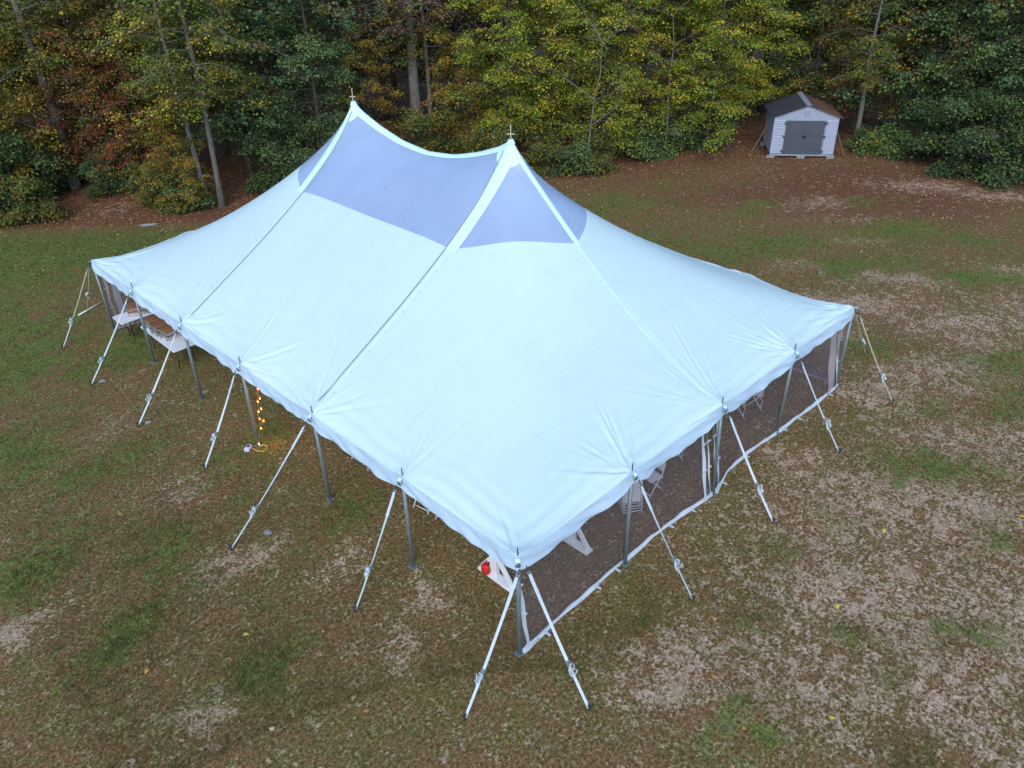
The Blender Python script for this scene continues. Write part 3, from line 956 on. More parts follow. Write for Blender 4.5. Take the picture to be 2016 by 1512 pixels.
def solve_surface():
    nx, ny = 4 * NB + 1, 6 * NB + 1
    X, Y = np.linspace(0, TX, nx), np.linspace(0, TY, ny)
    z = np.full((nx, ny), 3.5)
    fix = np.zeros((nx, ny), bool)
    dipx = -0.10 * np.abs(np.sin(np.pi * np.arange(nx) / NB)) ** 1.3
    dipy = -0.10 * np.abs(np.sin(np.pi * np.arange(ny) / NB)) ** 1.3
    z[0] = z[-1] = H0 + dipy
    z[:, 0] = z[:, -1] = H0 + dipx
    fix[0] = fix[-1] = True
    fix[:, 0] = fix[:, -1] = True
    c = 2 * NB
    for j in (2 * NB, 4 * NB):
        z[:, j] = fs(np.abs(X - CX)); fix[:, j] = True
    z[c, :2 * NB] = fe(Y[2 * NB] - Y[:2 * NB]); fix[c, :2 * NB] = True
    z[c, 4 * NB:] = z[c, 2 * NB::-1]; fix[c, 4 * NB:] = True
    d = np.minimum(abs(Y - 2 * B), abs(Y - 4 * B))[2 * NB:4 * NB + 1]
    z[c, 2 * NB:4 * NB + 1] = fr_(d); fix[c, 2 * NB:4 * NB + 1] = True
    I, J = np.meshgrid(np.arange(nx), np.arange(ny), indexing='ij')
    m0, m1 = ((I + J) % 2 == 0) & ~fix, ((I + J) % 2 == 1) & ~fix
    def relax(z, n, w):
        for it in range(n):
            for m in (m0, m1):
                lap = z.copy()
                lap[1:-1, 1:-1] = (z[2:, 1:-1] + z[:-2, 1:-1] + z[1:-1, 2:] + z[1:-1, :-2]) / 4
                z = np.where(m, z + w * (lap - z), z)
        return z
    z = relax(z, 500, 1.88)
    XX, YY = np.meshgrid(X, Y, indexing='ij')
    yy = np.minimum(YY, TY - YY)
    dx, dy = np.abs(XX - CX), np.maximum(2 * B - yy, 0)
    r_ = np.hypot(dx, dy)
    s = np.maximum(dx, dy) / (2 * B)
    th = np.arctan2(dy, dx)
    wg = np.sin(th) ** 2
    rho = (r_ ** .4) * ((s * 2 * B) ** .6)
    rho = rho * (1 - s ** 2) + s * 2 * B * s ** 2
    z2 = (1 - wg) * fs(rho) + wg * fe(rho)
    z = np.where((yy <= 2 * B + 1e-6) & ~fix, .75 * z2 + .25 * z, z)
    z = relax(z, 14, 0.9)
    return z


ZS = solve_surface()


def cubic(p0, p1, p2, p3, t):
    return p1 + .5 * t * (p2 - p0 + t * (2 * p0 - 5 * p1 + 4 * p2 - p3 + t * (3 * (p1 - p2) + p3 - p0)))


def zsurf(x, y):
    x, y = np.asarray(x, float), np.asarray(y, float)
    i, j = np.clip(x / B * NB, 0, 4 * NB - 1e-6), np.clip(y / B * NB, 0, 6 * NB - 1e-6)
    i0, j0 = i.astype(int), j.astype(int)
    a_, b_ = i - i0, j - j0
    # smooth step-free bilinear on a once-refined grid would facet: use Catmull-Rom
    def row(di):
        ii = np.clip(i0 + di, 0, 4 * NB)
        g = [ZS[ii, np.clip(j0 + dj, 0, 6 * NB)] for dj in (-1, 0, 1, 2)]
        return cubic(*g, b_)
    return cubic(row(-1), row(0), row(1), row(2), a_)


POLES = [(0, k) for k in range(7)] + [(k, 0) for k in range(1, 5)] + [(4, k) for k in range(1, 7)] + [(k, 6) for k in range(1, 4)]
wr = np.random.default_rng(5)
WR = []
for (i, j) in POLES:
    fr0 = wr.integers(9, 54, 11)
    WR.append((i * B, j * B, fr0, wr.uniform(0, 6.28, 11), wr.uniform(.25, 1.3)))


CR = {}
for (i, j) in POLES:
    lst = []
    inx = math.atan2(3 * B - j * B, CX - i * B)
    big_ = wr.uniform(.55, 1.35)
    for _ in range(int(wr.integers(6, 22))):
        lst.append((inx + wr.uniform(-1.5, 1.5), wr.uniform(.35, 1.7) * wr.uniform(.5, 1.2), wr.uniform(.08, .6), wr.uniform(.035, .06), wr.uniform(.010, .030) * big_))
    CR[(i * B, j * B)] = lst


def tent_pt(x, y):
    """world position of a point of the canopy given its plan position"""
    x, y = np.asarray(x, float), np.asarray(y, float)
    z = zsurf(x, y)
    for (px, py, fq, ph, am) in WR:
        dx, dy = x - px, y - py
        r_ = np.hypot(dx, dy)
        m = r_ < 4.5
        if not m.any(): continue
        th = np.arctan2(dy, dx)
        f = sum(np.sin(k * th + p_) * (16. / (k + 8)) for k, p_ in zip(fq, ph)) / 3.2
        f = np.sign(f) * np.abs(f) ** 1.2
        z = z + np.where(m, am * .040 * f * (1 - np.exp(-r_ / .30)) * np.exp(-(r_ / 1.15) ** 1.1) * (.25 + .75 * (.5 + .5 * np.sin(3 * th + ph[0])) ), 0)
        z = z + np.where(m, .05 * np.exp(-(r_ / .28) ** 2), 0)
        for (ca, cl, c0, cw, camp) in CR[(px, py)]:
            dth = np.arctan2(np.sin(th - ca), np.cos(th - ca))
            mm = m & (np.abs(dth) < .9)
            if not mm.any(): continue
            dp, dl = r_ * np.sin(dth), r_ * np.cos(dth)
            tap = np.exp(-(np.maximum(dl - cl, 0) / .35) ** 2) * np.exp(-(np.minimum(dl - c0, 0) / .12) ** 2)
            z = z + np.where(mm, camp * tap * (.8 * np.exp(-((dp - cw) / cw) ** 2) - np.exp(-(dp / cw) ** 2) + .4 * np.exp(-((dp + 1.3 * cw) / cw) ** 2)), 0)
    # long folds running along the eaves
    de = np.minimum.reduce([x, TX - x, y, TY - y])
    al = np.where(np.minimum(x, TX - x) < np.minimum(y, TY - y), y, x)
    bay = np.abs(np.sin(np.pi * al / B))
    z = z + .030 * np.exp(-de / .40) * bay * np.sin(de * 22 + 1.5 * np.sin(al * 2.1) + al * .8) * (1 - np.exp(-de / .06))
    # scalloped eaves: pulled in between the poles
    sc = .13 * bay ** 1.4
    fx = np.exp(-x / .7) - np.exp(-(TX - x) / .7)
    fy = np.exp(-y / .7) - np.exp(-(TY - y) / .7)
    bx, by = np.abs(np.sin(np.pi * y / B)) ** 1.4, np.abs(np.sin(np.pi * x / B)) ** 1.4
    return np.stack([x + .07 * bx * fx, y + .07 * by * fy, z], -1)


def grid_faces(n, m, flip=False):
    i = np.arange(n * m).reshape(n, m)
    F = np.stack([i[:-1, :-1], i[1:, :-1], i[1:, 1:], i[:-1, 1:]], -1).reshape(-1, 4)
    return F[:, ::-1] if flip else F


tent = empty('pole_tent', (CX, 3 * B, 0))
tag(tent, 'large white two-peaked pole tent with clear skylight panels painted blue with sky reflection on the lawn', 'tent')
TO = Vector((-CX, -3 * B, 0))


def tlink(name, V, F, mat, smooth=True):
    o = link(name, fast(name, np.asarray(V).reshape(-1, 3) + np.array(TO), F, smooth), mat, tent)
    return o


RS = 2.02   # reach of the skylights from the peaks
# middle bay: slopes and skylights
yv = np.linspace(2 * B, 4 * B, 190)
for sgn in (-1, 1):
    xw = np.linspace(0, 1, 110) ** 1.25 * (CX - RS) if sgn < 0 else TX - (np.linspace(0, 1, 110) ** 1.25 * (CX - RS))[::-1]
    xs_ = np.linspace(CX - RS, CX, 26) if sgn < 0 else np.linspace(CX, CX + RS, 26)
    for nm, xv, mt in (('canopy_panel', xw, 'fabric'), ('skylight_panel', xs_, 'sky')):
        g0, g1 = np.meshgrid(xv, yv, indexing='ij')
        tlink(nm, tent_pt(g0, g1), grid_faces(len(xv), len(yv)), M[mt])
# ends: fans round the peaks
for endk in (0, 1):
    tt = np.linspace(0, 1, 721)
    def per(t):
        d = t * 8 * B
        x = np.where(d < 2 * B, 0, np.where(d < 6 * B, d - 2 * B, TX))
        y = np.where(d < 2 * B, 2 * B - d, np.where(d < 6 * B, 0, d - 6 * B))
        return x, y
    pxx, pyy = per(tt)
    vx, vy = pxx - CX, pyy - 2 * B
    Rr = np.hypot(vx, vy)
    th = np.arctan2(vy, vx)
    rb = RS - .28 * np.abs(np.sin(2 * th)) ** .8
    sb = rb / Rr
    sa = np.linspace(.012, 1, 24)[:, None] * sb[None, :]
    u = 1 - (1 - np.linspace(0, 1, 105)[:, None]) ** 1.25
    so = sb[None, :] + u * (1 - sb[None, :])
    for nm, S_, mt in (('skylight_panel', sa, 'sky'), ('canopy_panel', so, 'fabric')):
        for h in (0, 1):
            cs = slice(0, 361) if h == 0 else slice(360, 721)
            gx_, gy_ = CX + S_[:, cs] * vx[None, cs], 2 * B + S_[:, cs] * vy[None, cs]
            if endk: gy_ = TY - gy_
            tlink(nm, tent_pt(gx_, gy_), grid_faces(S_.shape[0], 361, flip=not endk), M[mt])


def strip(name, p0, p1, w0, mat, lift=.014, n=60, off=0.0, w1=None):
    p0, p1 = np.array(p0, float), np.array(p1, float)
    d = (p1 - p0) / np.linalg.norm(p1 - p0)
    s = np.array([-d[1], d[0]])
    t = np.linspace(0, 1, n)
    w1 = w0 if w1 is None else w1
    rows = []
    for k in np.linspace(-.5, .5, 5):
        q = p0 + (p1 - p0) * t[:, None] + s * ((w0 + (w1 - w0) * t) * k + off)[:, None]
        P3 = tent_pt(np.clip(q[:, 0], 0, TX), np.clip(q[:, 1], 0, TY))
        P3[:, 2] += lift + .006 * (1 - abs(2 * k))
        rows.append(P3)
    V = np.stack(rows, 1)
    return tlink(name, V, grid_faces(n, 5), mat)


for j in (2, 4):
    inner = 1 if j == 2 else -1
    for sx in (0, TX):
        pk = (CX, j * B)
        dirx = -1 if sx == 0 else 1
        # wide white overlap beside the skylights, then a narrow lacing flap down to the eave
        strip('seam_flap', pk, (CX + dirx * (RS + .06), j * B), .34, M['strip'], .016, 40, off=-.05 * dirx * inner)
        strip('lacing_flap', (CX + dirx * RS, j * B), (sx + dirx * -.05, j * B), .15, M['fabric'], .012, 70)
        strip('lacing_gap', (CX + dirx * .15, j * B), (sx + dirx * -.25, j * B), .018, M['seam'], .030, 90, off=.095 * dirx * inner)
        for k in range(11):
            xx = CX + dirx * (.55 + k * .5)
            q = tent_pt(np.array([xx]), np.array([j * B - .095 * inner]))[0] + np.array(TO)
            MB().box((q[0], q[1], q[2] + .035), (.035, .018, .012)).build('toggle', M['strap'], tent)
strip('ridge_flap', (CX, 2 * B), (CX, 4 * B), .26, M['strip'], .018, 70)
for (pk, en) in (((CX, 2 * B), (CX, 2 * B - RS - .05)), ((CX, 4 * B), (CX, 4 * B + RS + .05))):
    strip('end_flap', pk, en, .15, M['strip'], .016, 40)
for (pk, en) in (((CX, 2 * B - RS), (CX, .1)), ((CX, 4 * B + RS), (CX, TY - .1))):
    strip('end_flap', pk, en, .10, M['fabric'], .006, 60)
# peaks: caps, plate, spike
for j in (2, 4):
    th = np.linspace(0, 2 * np.pi, 33)
    rad = np.linspace(.02, .34, 10)
    g0, g1 = np.meshgrid(rad, th, indexing='ij')
    P3 = tent_pt(CX + g0 * np.cos(g1), j * B + g0 * np.sin(g1))
    P3[..., 2] += .012
    tlink('peak_cap', P3, grid_faces(10, 33), M['strip'])
    pt = float(zsurf(CX, j * B))
    o = MB().tube([(0, (j - 3) * B, pt - .06), (0, (j - 3) * B, pt + .03)], [.10, .06], 14).build('peak_plate', M['strip'], tent)
    MB().tube([(0, (j - 3) * B, pt + .05), (0, (j - 3) * B, pt + .36)], .014, 6).tube([(-.06, (j - 3) * B + .06, pt + .15), (.06, (j - 3) * B - .06, pt + .15)], .013, 6).build('spike', M['rope'], o)
    MB().tube([(0, (j - 3) * B, 0), (0, (j - 3) * B, pt - .03)], .06, 12).build('centre_pole', M['galv'], tent)

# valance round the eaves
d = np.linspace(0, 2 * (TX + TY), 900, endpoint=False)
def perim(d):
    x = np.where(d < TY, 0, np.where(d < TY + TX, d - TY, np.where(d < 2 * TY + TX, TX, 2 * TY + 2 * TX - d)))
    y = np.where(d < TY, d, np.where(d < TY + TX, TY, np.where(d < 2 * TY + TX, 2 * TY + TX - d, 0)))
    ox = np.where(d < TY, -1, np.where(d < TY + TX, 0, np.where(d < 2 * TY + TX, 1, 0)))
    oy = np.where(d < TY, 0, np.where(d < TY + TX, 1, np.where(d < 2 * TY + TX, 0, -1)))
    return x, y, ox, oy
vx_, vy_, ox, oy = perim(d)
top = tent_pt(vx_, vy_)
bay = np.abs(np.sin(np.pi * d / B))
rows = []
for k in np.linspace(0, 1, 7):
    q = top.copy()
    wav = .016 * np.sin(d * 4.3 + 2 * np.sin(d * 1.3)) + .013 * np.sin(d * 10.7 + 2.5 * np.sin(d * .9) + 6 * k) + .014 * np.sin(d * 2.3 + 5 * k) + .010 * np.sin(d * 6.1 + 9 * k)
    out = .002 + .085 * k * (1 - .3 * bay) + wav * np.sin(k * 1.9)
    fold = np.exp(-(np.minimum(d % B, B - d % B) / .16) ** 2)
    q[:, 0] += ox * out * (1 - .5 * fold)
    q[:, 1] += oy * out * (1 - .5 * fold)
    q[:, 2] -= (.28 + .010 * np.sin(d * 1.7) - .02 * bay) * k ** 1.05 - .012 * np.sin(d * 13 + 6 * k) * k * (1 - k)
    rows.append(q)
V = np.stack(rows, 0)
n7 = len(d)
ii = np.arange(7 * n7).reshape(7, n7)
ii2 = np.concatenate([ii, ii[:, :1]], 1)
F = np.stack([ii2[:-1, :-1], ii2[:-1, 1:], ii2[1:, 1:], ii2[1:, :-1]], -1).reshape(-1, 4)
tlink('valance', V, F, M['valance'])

# perimeter poles with spikes
FEET = {(0, 0): (-.02, .02), (0, 1): (.01, 3.10), (0, 2): (.03, 6.12), (0, 3): (-.05, 9.16), (0, 4): (0, 12.26), (0, 5): (-.04, 15.22), (0, 6): (-.03, 18.22),
        (1, 0): (3.03, .01), (2, 0): (6.11, -.06), (3, 0): (9.17, .08), (4, 0): (12.14, -.02)}
for (i, j) in POLES:
    tx, ty = i * B, j * B
    ins = (.05 if i == 0 else -.05 if i == 4 else 0, .05 if j == 0 else -.05 if j == 6 else 0)
    fx, fy = FEET.get((i, j), (tx, ty))
    T_ = Vector((tx + ins[0] * .4, ty + ins[1] * .4, H0 - .04)) + TO
    Fp = Vector((fx + ins[0] * .4, fy + ins[1] * .4, 0.0)) + TO
    o = MB().tube([Fp, T_], .040, 12).build('side_pole', M['galv'], tent, True)
    MB().box((Fp.x, Fp.y, .012), (.15, .15, .02)).build('foot_plate', M['galv'], o)
    MB().tube([T_, T_ + Vector((0, 0, .26))], .011, 6).build('spike', M['dark'], o)
    # ring and clasp hanging outside the eave
    outv = Vector((-1 if i == 0 else 1 if i == 4 else 0, -1 if j == 0 else 1 if j == 6 else 0, 0)).normalized()
    c = T_ + outv * .10 + Vector((0, 0, -.05))
    ring = [c + outv.cross(Vector((0, 0, 1))) * (.038 * math.cos(t)) + Vector((0, 0, .045 * math.sin(t))) + outv * (.02 * math.sin(t)) for t in np.linspace(0, 2 * math.pi, 13)]
    MB().tube(ring, .010, 5, False).build('ring', M['dark'], o)
    MB().box(c + Vector((0, 0, .09)) - outv * .03, (.06, .08, .008), Matrix.Rotation(math.atan2(outv.y, outv.x), 3, 'Z') @ Matrix.Rotation(R(35), 3, 'Y')).build('eave_plate', M['strip'], o, bevel=.004)


def strap(top, foot, label=None, kind='strap', knot=.66, seed=0, thick=.054):
    r_ = np.random.default_rng(seed)
    A, Z = Vector(top) + TO, Vector(foot) + TO
    L_ = (Z - A).length
    dv = (Z - A).normalized()
    side = dv.cross(Vector((0, 0, 1))).normalized()
    nn = side.cross(dv)
    K = A + (Z - A) * knot
    def at(t): return A + (Z - A) * t - Vector((0, 0, .05 * math.sin(math.pi * t)))
    hook = MB().tube([A, A + dv * .14], .012, 6).tube([A + dv * .13 - side * .05, A + dv * .13 + side * .05], .010, 6).tube(
        [A + dv * .13 - side * .05, A + dv * .20 - side * .04], .009, 6).tube([A + dv * .13 + side * .05, A + dv * .20 + side * .04], .009, 6)
    if kind == 'strap':
        tw = r_.uniform(-.25, .25)
        sds = [side * math.cos(tw * 3 * t) + nn * math.sin(tw * 3 * t) for t in np.linspace(0, 1, 12)]
        o = MB().ribbon([at(t) for t in np.linspace(.18 / L_, knot, 12)], sds, thick).build('guy_strap', M['strap'], tent)
        MB().ribbon([at(t) for t in np.linspace(.10 / L_, .62 / L_, 4)], side, thick * 1.12, .010).build('sewn_loop', M['strap'], o)
        lower = MB().ribbon([at(t) for t in np.linspace(knot, 1 - .04 / L_, 6)], sds[6], thick * .92)
        lower.build('lower_strap', M['strap'], o)
    else:
        o = MB().tube([at(t) for t in np.linspace(.1 / L_, knot, 8)], .016, 6).build('guy_rope', M['rope'], tent)
        if kind == 'mixed':
            MB().ribbon([at(t) for t in np.linspace(knot, 1 - .04 / L_, 6)], side, thick * .8).build('lower_strap', M['strap'], o)
        else:
            MB().tube([at(t) for t in np.linspace(knot, 1, 6)], .014, 6).build('lower_rope', M['rope'], o)
    hook.build('hook', M['dark'], o)
    # slack webbing tied off in loops round the buckle
    K = at(knot)
    MB().box(K, (.10, .075, .045), Matrix((dv, side, nn)).transposed()).build('buckle', M['galv'], o, bevel=.006)
    lp = MB()
    for q in range(2):
        cc = K + dv * (.04 + .10 * q) + nn * .04
        ra, rb_ = r_.uniform(.035, .06), r_.uniform(.03, .045)
        a0 = r_.uniform(-.6, .6)
        pts = [cc + (side * math.cos(a0) + nn * math.sin(a0)) * (ra * math.cos(t)) + dv * (rb_ * math.sin(t)) + nn * .03 for t in np.linspace(0, 5.2, 12)]
        lp.ribbon(pts, (nn * math.cos(a0) - side * math.sin(a0)), thick * .8, .006)
    lp.ribbon([K + dv * .02 + nn * .03, K + dv * .10 + side * .06 + nn * .03, K + dv * .20 + side * .05, K + dv * .27 + side * .01], nn, thick * .7, .006)
    lp.build('slack_loop', M['strap'], o)
    st = MB().tube([Z + Vector((0, 0, -.1)) + dv * .02, Z - dv * .02 + Vector((0, 0, .10))], .018, 8)
    st.tube([Z + Vector((0, 0, .085)), Z + Vector((0, 0, .11))], .034, 8)
    st.build('stake', M['dark'], o)
    return o


ht = H0 - .10
strap((-.07, -.11, ht), (-1.58, -.25, .03), seed=1, knot=.67)
strap((.05, -.14, ht), (-.02, -1.62, .03), seed=2, knot=.66)
STK = [(1, (-1.48, 2.98), 'strap', .63), (2, (-2.31, 6.28), 'strap', .66), (3, (-1.41, 9.27), 'strap', .62), (4, (-1.75, 12.27), 'strap', .66), (5, (-1.83, 15.29), 'mixed_s', .68)]
for k, f_, kd, kn in STK:
    strap((-.12, k * B + .02, ht), (*f_, .03), seed=10 + k, knot=kn)
strap((-.10, TY + .02, ht), (-1.61, 18.16, .03), seed=20, kind='mixed', knot=.62)
strap((-.05, TY + .10, ht), (-.07, 20.36, .03), seed=21, kind='rope', knot=.62)
for k, f_ in ((1, (3.16, -1.51)), (2, (6.15, -1.51)), (3, (9.41, -1.41))):
    strap((k * B + .02, -.12, ht), (*f_, .03), seed=30 + k, knot=.64)
strap((TX + .08, -.08, ht), (12.36, -1.44, .02), seed=40, kind='rope', knot=.66)
strap((TX + .10, .02, ht), (14.3, .14, .02), seed=41, kind='rope', knot=.66)


# ------------------------------------------------------------------ sidewall curtains
def sidewall(label, P0, P1, inward, hem_in, z_top=2.06, bands=(), seed=0, cat='tent wall'):
    """clear sheet hanging from P0 to P1; inward: unit vector to the inside; hem_in: offsets of the hem"""
    r_ = np.random.default_rng(seed)
    P0, P1, iv = np.array(P0, float), np.array(P1, float), np.array(inward, float)
    L_ = np.linalg.norm(P1 - P0)
    root = empty('clear_sidewall', (*P0, 0))
    n, m = 70, 14
    t = np.linspace(0, 1, n)
    off = np.interp(t, np.linspace(0, 1, len(hem_in)), hem_in)
    def pt(ti, k, lift=0.0):
        ho = np.interp(ti, t, off)
        rip = .022 * np.sin(ti * L_ * 5.1 + seed) + .016 * np.sin(ti * L_ * 12.3 + 3 * k + seed) + .03 * np.sin(ti * L_ * 1.9 + 2.2 * k)
        o_ = .27 * (1 - k) + ho * k ** 1.6 + rip * (k * (1.15 - k)) - lift
        xy = (P1 - P0) * ti + iv * o_
        return np.array([xy[0], xy[1], z_top * (1 - k) + .015])
    V = np.array([[pt(ti, k) for k in np.linspace(0, 1, m)] for ti in t])
    link('clear_sheet', fast('sheet', V.reshape(-1, 3), grid_faces(n, m), True), M['clear'], root)
    hemV = np.array([[pt(ti, k, .006) + np.array([0, 0, .012 * math.sin(ti * 60 + seed)]) for k in (.960, .972, .985, 1.0)] + [pt(ti, 1.0, .04 + .02 * math.sin(ti * 23 + seed)) + np.array([0, 0, .004])] for ti in t])
    link('bottom_hem', fast('hem', hemV.reshape(-1, 3), grid_faces(n, 5), True), M['hem'], root)
    for (tb, wd, mt) in bands:
        ks = np.linspace(0, 1, 22)
        bv = np.array([[pt(np.clip(tb + (q - .5) * wd / L_ + .0025 * math.sin(k * 14 + seed), 0, 1), k, .012 + .012 * math.sin(k * 9 + q * 2)) for q in (0, .5, 1)] for k in ks])
        o = link('edge_band', fast('band', bv.reshape(-1, 3), grid_faces(22, 3), True), M[mt], root)
        if mt == 'hem':
            for k in (.30, .62, .95):
                q = pt(np.clip(tb, 0, 1), k, .03)
                u_ = (P1 - P0) / L_
                MB().box((q[0], q[1], q[2]), (.03 + .10 * abs(u_[0]), .03 + .10 * abs(u_[1]), .025)).build('tie_tab', M['hem'], o)
    for k in range(5):
        ti = (k + r_.uniform(.2, .8)) / 5
        q = pt(ti, 1.0, .08)
        MB().box((q[0], q[1], .03), (.05, .12, .012)).build('hem_tab', M['hem'], root)
    tag(root, label, cat, 'clear tent walls')
    return root


sidewall('clear wall panel hanging from the right eave next to the near corner', (0.05, 0.0), (2 * B - .05, 0.0), (0, 1), [.0, .06, .09, .09, .10, .06, -.08],
         bands=[(.025, .09, 'hem'), (.955, .10, 'hem'), (.985, .045, 'hem')], seed=1)
sidewall('clear wall panel under the right eave from its middle pole to the far corner', (2 * B + .05, 0.0), (4 * B - .02, 0.0), (0, 1), [-.08, .15, .20, .10, .06, .02, 0, -.04],
         bands=[(.012, .045, 'hem'), (.035, .10, 'hem'), (.93, .34, 'band'), (.985, .09, 'hem')], seed=2)
sidewall('clear wall hanging along the back long side of the tent', (TX, .02), (TX, 2 * B), (-1, 0), [.0, .06, .10, .06, 0], bands=[(.02, .10, 'hem')], seed=3)
sidewall('clear wall with white edge band closing the far left end of the tent', (0.02, TY), (2 * B, TY), (0, -1), [.10, .22, .20, .10, .0],
         bands=[(.018, .05, 'hem'), (.058, .20, 'hem')], seed=4)


# ------------------------------------------------------------------ folding tables and wood-topped cases
def folding_table(loc, rz, L_, W_, label):
    t = empty('folding_table', loc, rz)
    n = 8
    pts = []
    for (sx, sy, a0) in ((1, 1, 0), (-1, 1, 90), (-1, -1, 180), (1, -1, 270)):
        for k in range(n + 1):
            an = R(a0 + 90 * k / n)
            pts.append((sx * (L_ / 2 - .07) + .07 * math.cos(an), sy * (W_ / 2 - .07) + .07 * math.sin(an)))
    m_ = len(pts)
    m = MB()
    m.add([(x, y, .74) for x, y in pts] + [(x, y, .695) for x, y in pts],
          [tuple(range(m_)), tuple(range(2 * m_ - 1, m_ - 1, -1))] + [(i, i + m_, (i + 1) % m_ + m_, (i + 1) % m_) for i in range(m_)])
    m.build('tabletop', M['plastic'], t, bevel=.008)
    for sx in (-1, 1):
        x = sx * (L_ / 2 - .32)
        for sy in (-1, 1):
            y = sy * (W_ / 2 - .14)
            MB().tube([(x, y * .8, .70), (x + sx * .04, y, .35), (x, y * .85, .20), (x + sx * .02, y * 1.05, .0)], .014, 6).build('leg', M['black'], t, True)
        MB().tube([(x, -W_ / 2 + .16, .22), (x, W_ / 2 - .16, .22)], .012, 6).tube([(x, 0, .22), (x - sx * .35, 0, .69)], .011, 6).build('brace', M['black'], t, True)
    tag(t, label, 'table', 'folding tables at the left end of the tent')
    return t


folding_table((.60, 15.18, 0), R(90), 2.30, .78, 'white folding table standing lengthwise behind the two slim poles at the left eave')
folding_table((1.10, 17.27, 0), 0, 2.44, .70, 'white folding table along the far left end wall of the tent')


def case(loc, rz, label, lid_only=False, sx=.66, sy=.44, n=2):
    t = empty('wooden_case', loc, rz)
    z = 0
    for k in range(n):
        MB().box((0, 0, z + .055), (sx - .05, sy - .05, .09)).build('body', M['silver'], t, bevel=.01)
        MB().box((0, 0, z + .118), (sx, sy, .032)).build('wood_top', M['wood'], t, bevel=.008)
        for s in (-1, 1):
            MB().box((s * (sx / 2 - .012), 0, z + .118), (.03, sy + .008, .040)).build('metal_edge', M['silver'], t, bevel=.004)
            for q in (-1, 1):
                MB().box((s * (sx / 2 - .05), q * (sy / 2 - .06), z + .02), (.07, .04, .045)).build('clasp', M['dark'], t)
        z += .135
    tag(t, label, 'case', 'wood-topped cases on the folding tables')
    return t


case((.66, 14.98, .742), R(8), 'orange-brown wood-topped case at the near end of the row on the table', n=2)
case((.60, 15.46, .742), R(5), 'dark brown wood-topped case in the middle of the row on the table', n=2)
case((.62, 15.92, .742), R(3), 'brown wood-topped case at the far end of the row on the table', n=2)
case((.62, 17.25, .742), R(-25), 'wood-topped case set askew on the end-wall table', n=2)
case((1.50, 17.32, .742), R(10), 'wood-topped case on the end-wall table, half hidden by a pole', n=2)


# ------------------------------------------------------------------ folding chairs
def chair_meshes():
    """white folding chair opened: local x across, +y front"""
    parts = []
    w = .21
    for s in (-1, 1):
        parts.append(('front_leg', MB().tube([(s * w, -.20, .80), (s * w, -.12, .55), (s * w, .08, .26), (s * w, .24, .0)], .014, 6).mesh('front_leg', True)))
        parts.append(('rear_leg', MB().tube([(s * (w - .03), .14, .44), (s * (w - .03), -.04, .22), (s * (w - .03), -.24, .0)], .013, 6).mesh('rear_leg', True)))
    parts.append(('stretcher', MB().tube([(-w, .20, .07), (w, .20, .07)], .011, 6).mesh('stretcher', True)))
    parts.append(('stretcher', MB().tube([(-w + .03, -.205, .05), (w - .03, -.205, .05)], .011, 6).mesh('stretcher', True)))
    parts.append(('seat', MB().box((0, .02, .445), (.40, .38, .025), Matrix.Rotation(R(3), 3, 'X')).mesh('seat')))
    parts.append(('backrest', MB().box((0, -.185, .70), (.40, .022, .20), Matrix.Rotation(R(16), 3, 'X')).mesh('backrest')))
    return parts


def folded_meshes():
    parts = []
    w = .21
    for s in (-1, 1):
        parts.append(('front_leg', MB().tube([(s * w, 0, .86), (s * w, 0, .0)], .014, 6).mesh('front_leg', True)))
        parts.append(('rear_leg', MB().tube([(s * (w - .035), .035, .62), (s * (w - .035), .035, .06)], .013, 6).mesh('rear_leg', True)))
    parts.append(('stretcher', MB().tube([(-w, 0, .05), (w, 0, .05)], .012, 6).mesh('stretcher', True)))
    parts.append(('stretcher', MB().tube([(-w + .035, .035, .16), (w - .035, .035, .16)], .012, 6).mesh('stretcher', True)))
    parts.append(('seat', MB().box((0, .03, .47), (.37, .022, .38)).mesh('seat')))
    parts.append(('backrest', MB().box((0, -.005, .76), (.40, .022, .18)).mesh('backrest')))
    return parts


CH_OPEN, CH_FOLD = chair_meshes(), folded_meshes()
for _, me in CH_OPEN + CH_FOLD: me.materials.append(M['plastic'])


def chair(loc, rz, label, folded=False, lean=0.0, group='white folding chairs under the tent'):
    t = empty('folding_chair', loc, R(rz))
    t.rotation_euler = (R(lean), 0, R(rz))
    for nm, me in (CH_FOLD if folded else CH_OPEN):
        link(nm, me, None, t)
    tag(t, label, 'chair', group)
    return t


for k in range(6):
    a_ = R(32)
    chair((4.36 + .085 * k * math.sin(a_), .86 + .085 * k * math.cos(a_), 0), -32, 'white folded chair in the stack standing behind the right eave pole', True, -7, 'folded chairs stacked behind the right eave pole')
for k in range(4):
    chair((3.55 + .05 * k, 1.55 + .075 * k, 0), -32, 'white folded chair in the second stack, mostly behind the valance', True, -7, 'folded chairs stacked deeper under the right eave')
chair((5.25, 1.05, 0), 80, 'white folding chair seen edge-on right of the folded stack')
chair((6.75, 1.45, 0), 205, 'white folding chair left of the wall joint at the middle right pole')
chair((6.25, 1.95, 0), 200, 'white folding chair half hidden left of the one beside the wall joint')
chair((9.25, 1.30, 0), 205, 'white folding chair just right of the wall joint, fully shown legs')
chair((9.85, 1.15, 0), 205, 'white folding chair beside the far right pole behind the clear wall')
chair((1.55, 6.85, 0), 100, 'white folding chair with legs just showing under the left eave, farther one')
chair((1.45, 4.35, 0), 100, 'white folding chair with legs showing right of the second left pole')
chair((1.55, 3.70, 0), 100, 'white folding chair with feet barely showing under the left eave near the corner')
chair((1.55, 6.20, 0), 100, 'white folding chair with feet barely showing behind the third left pole')

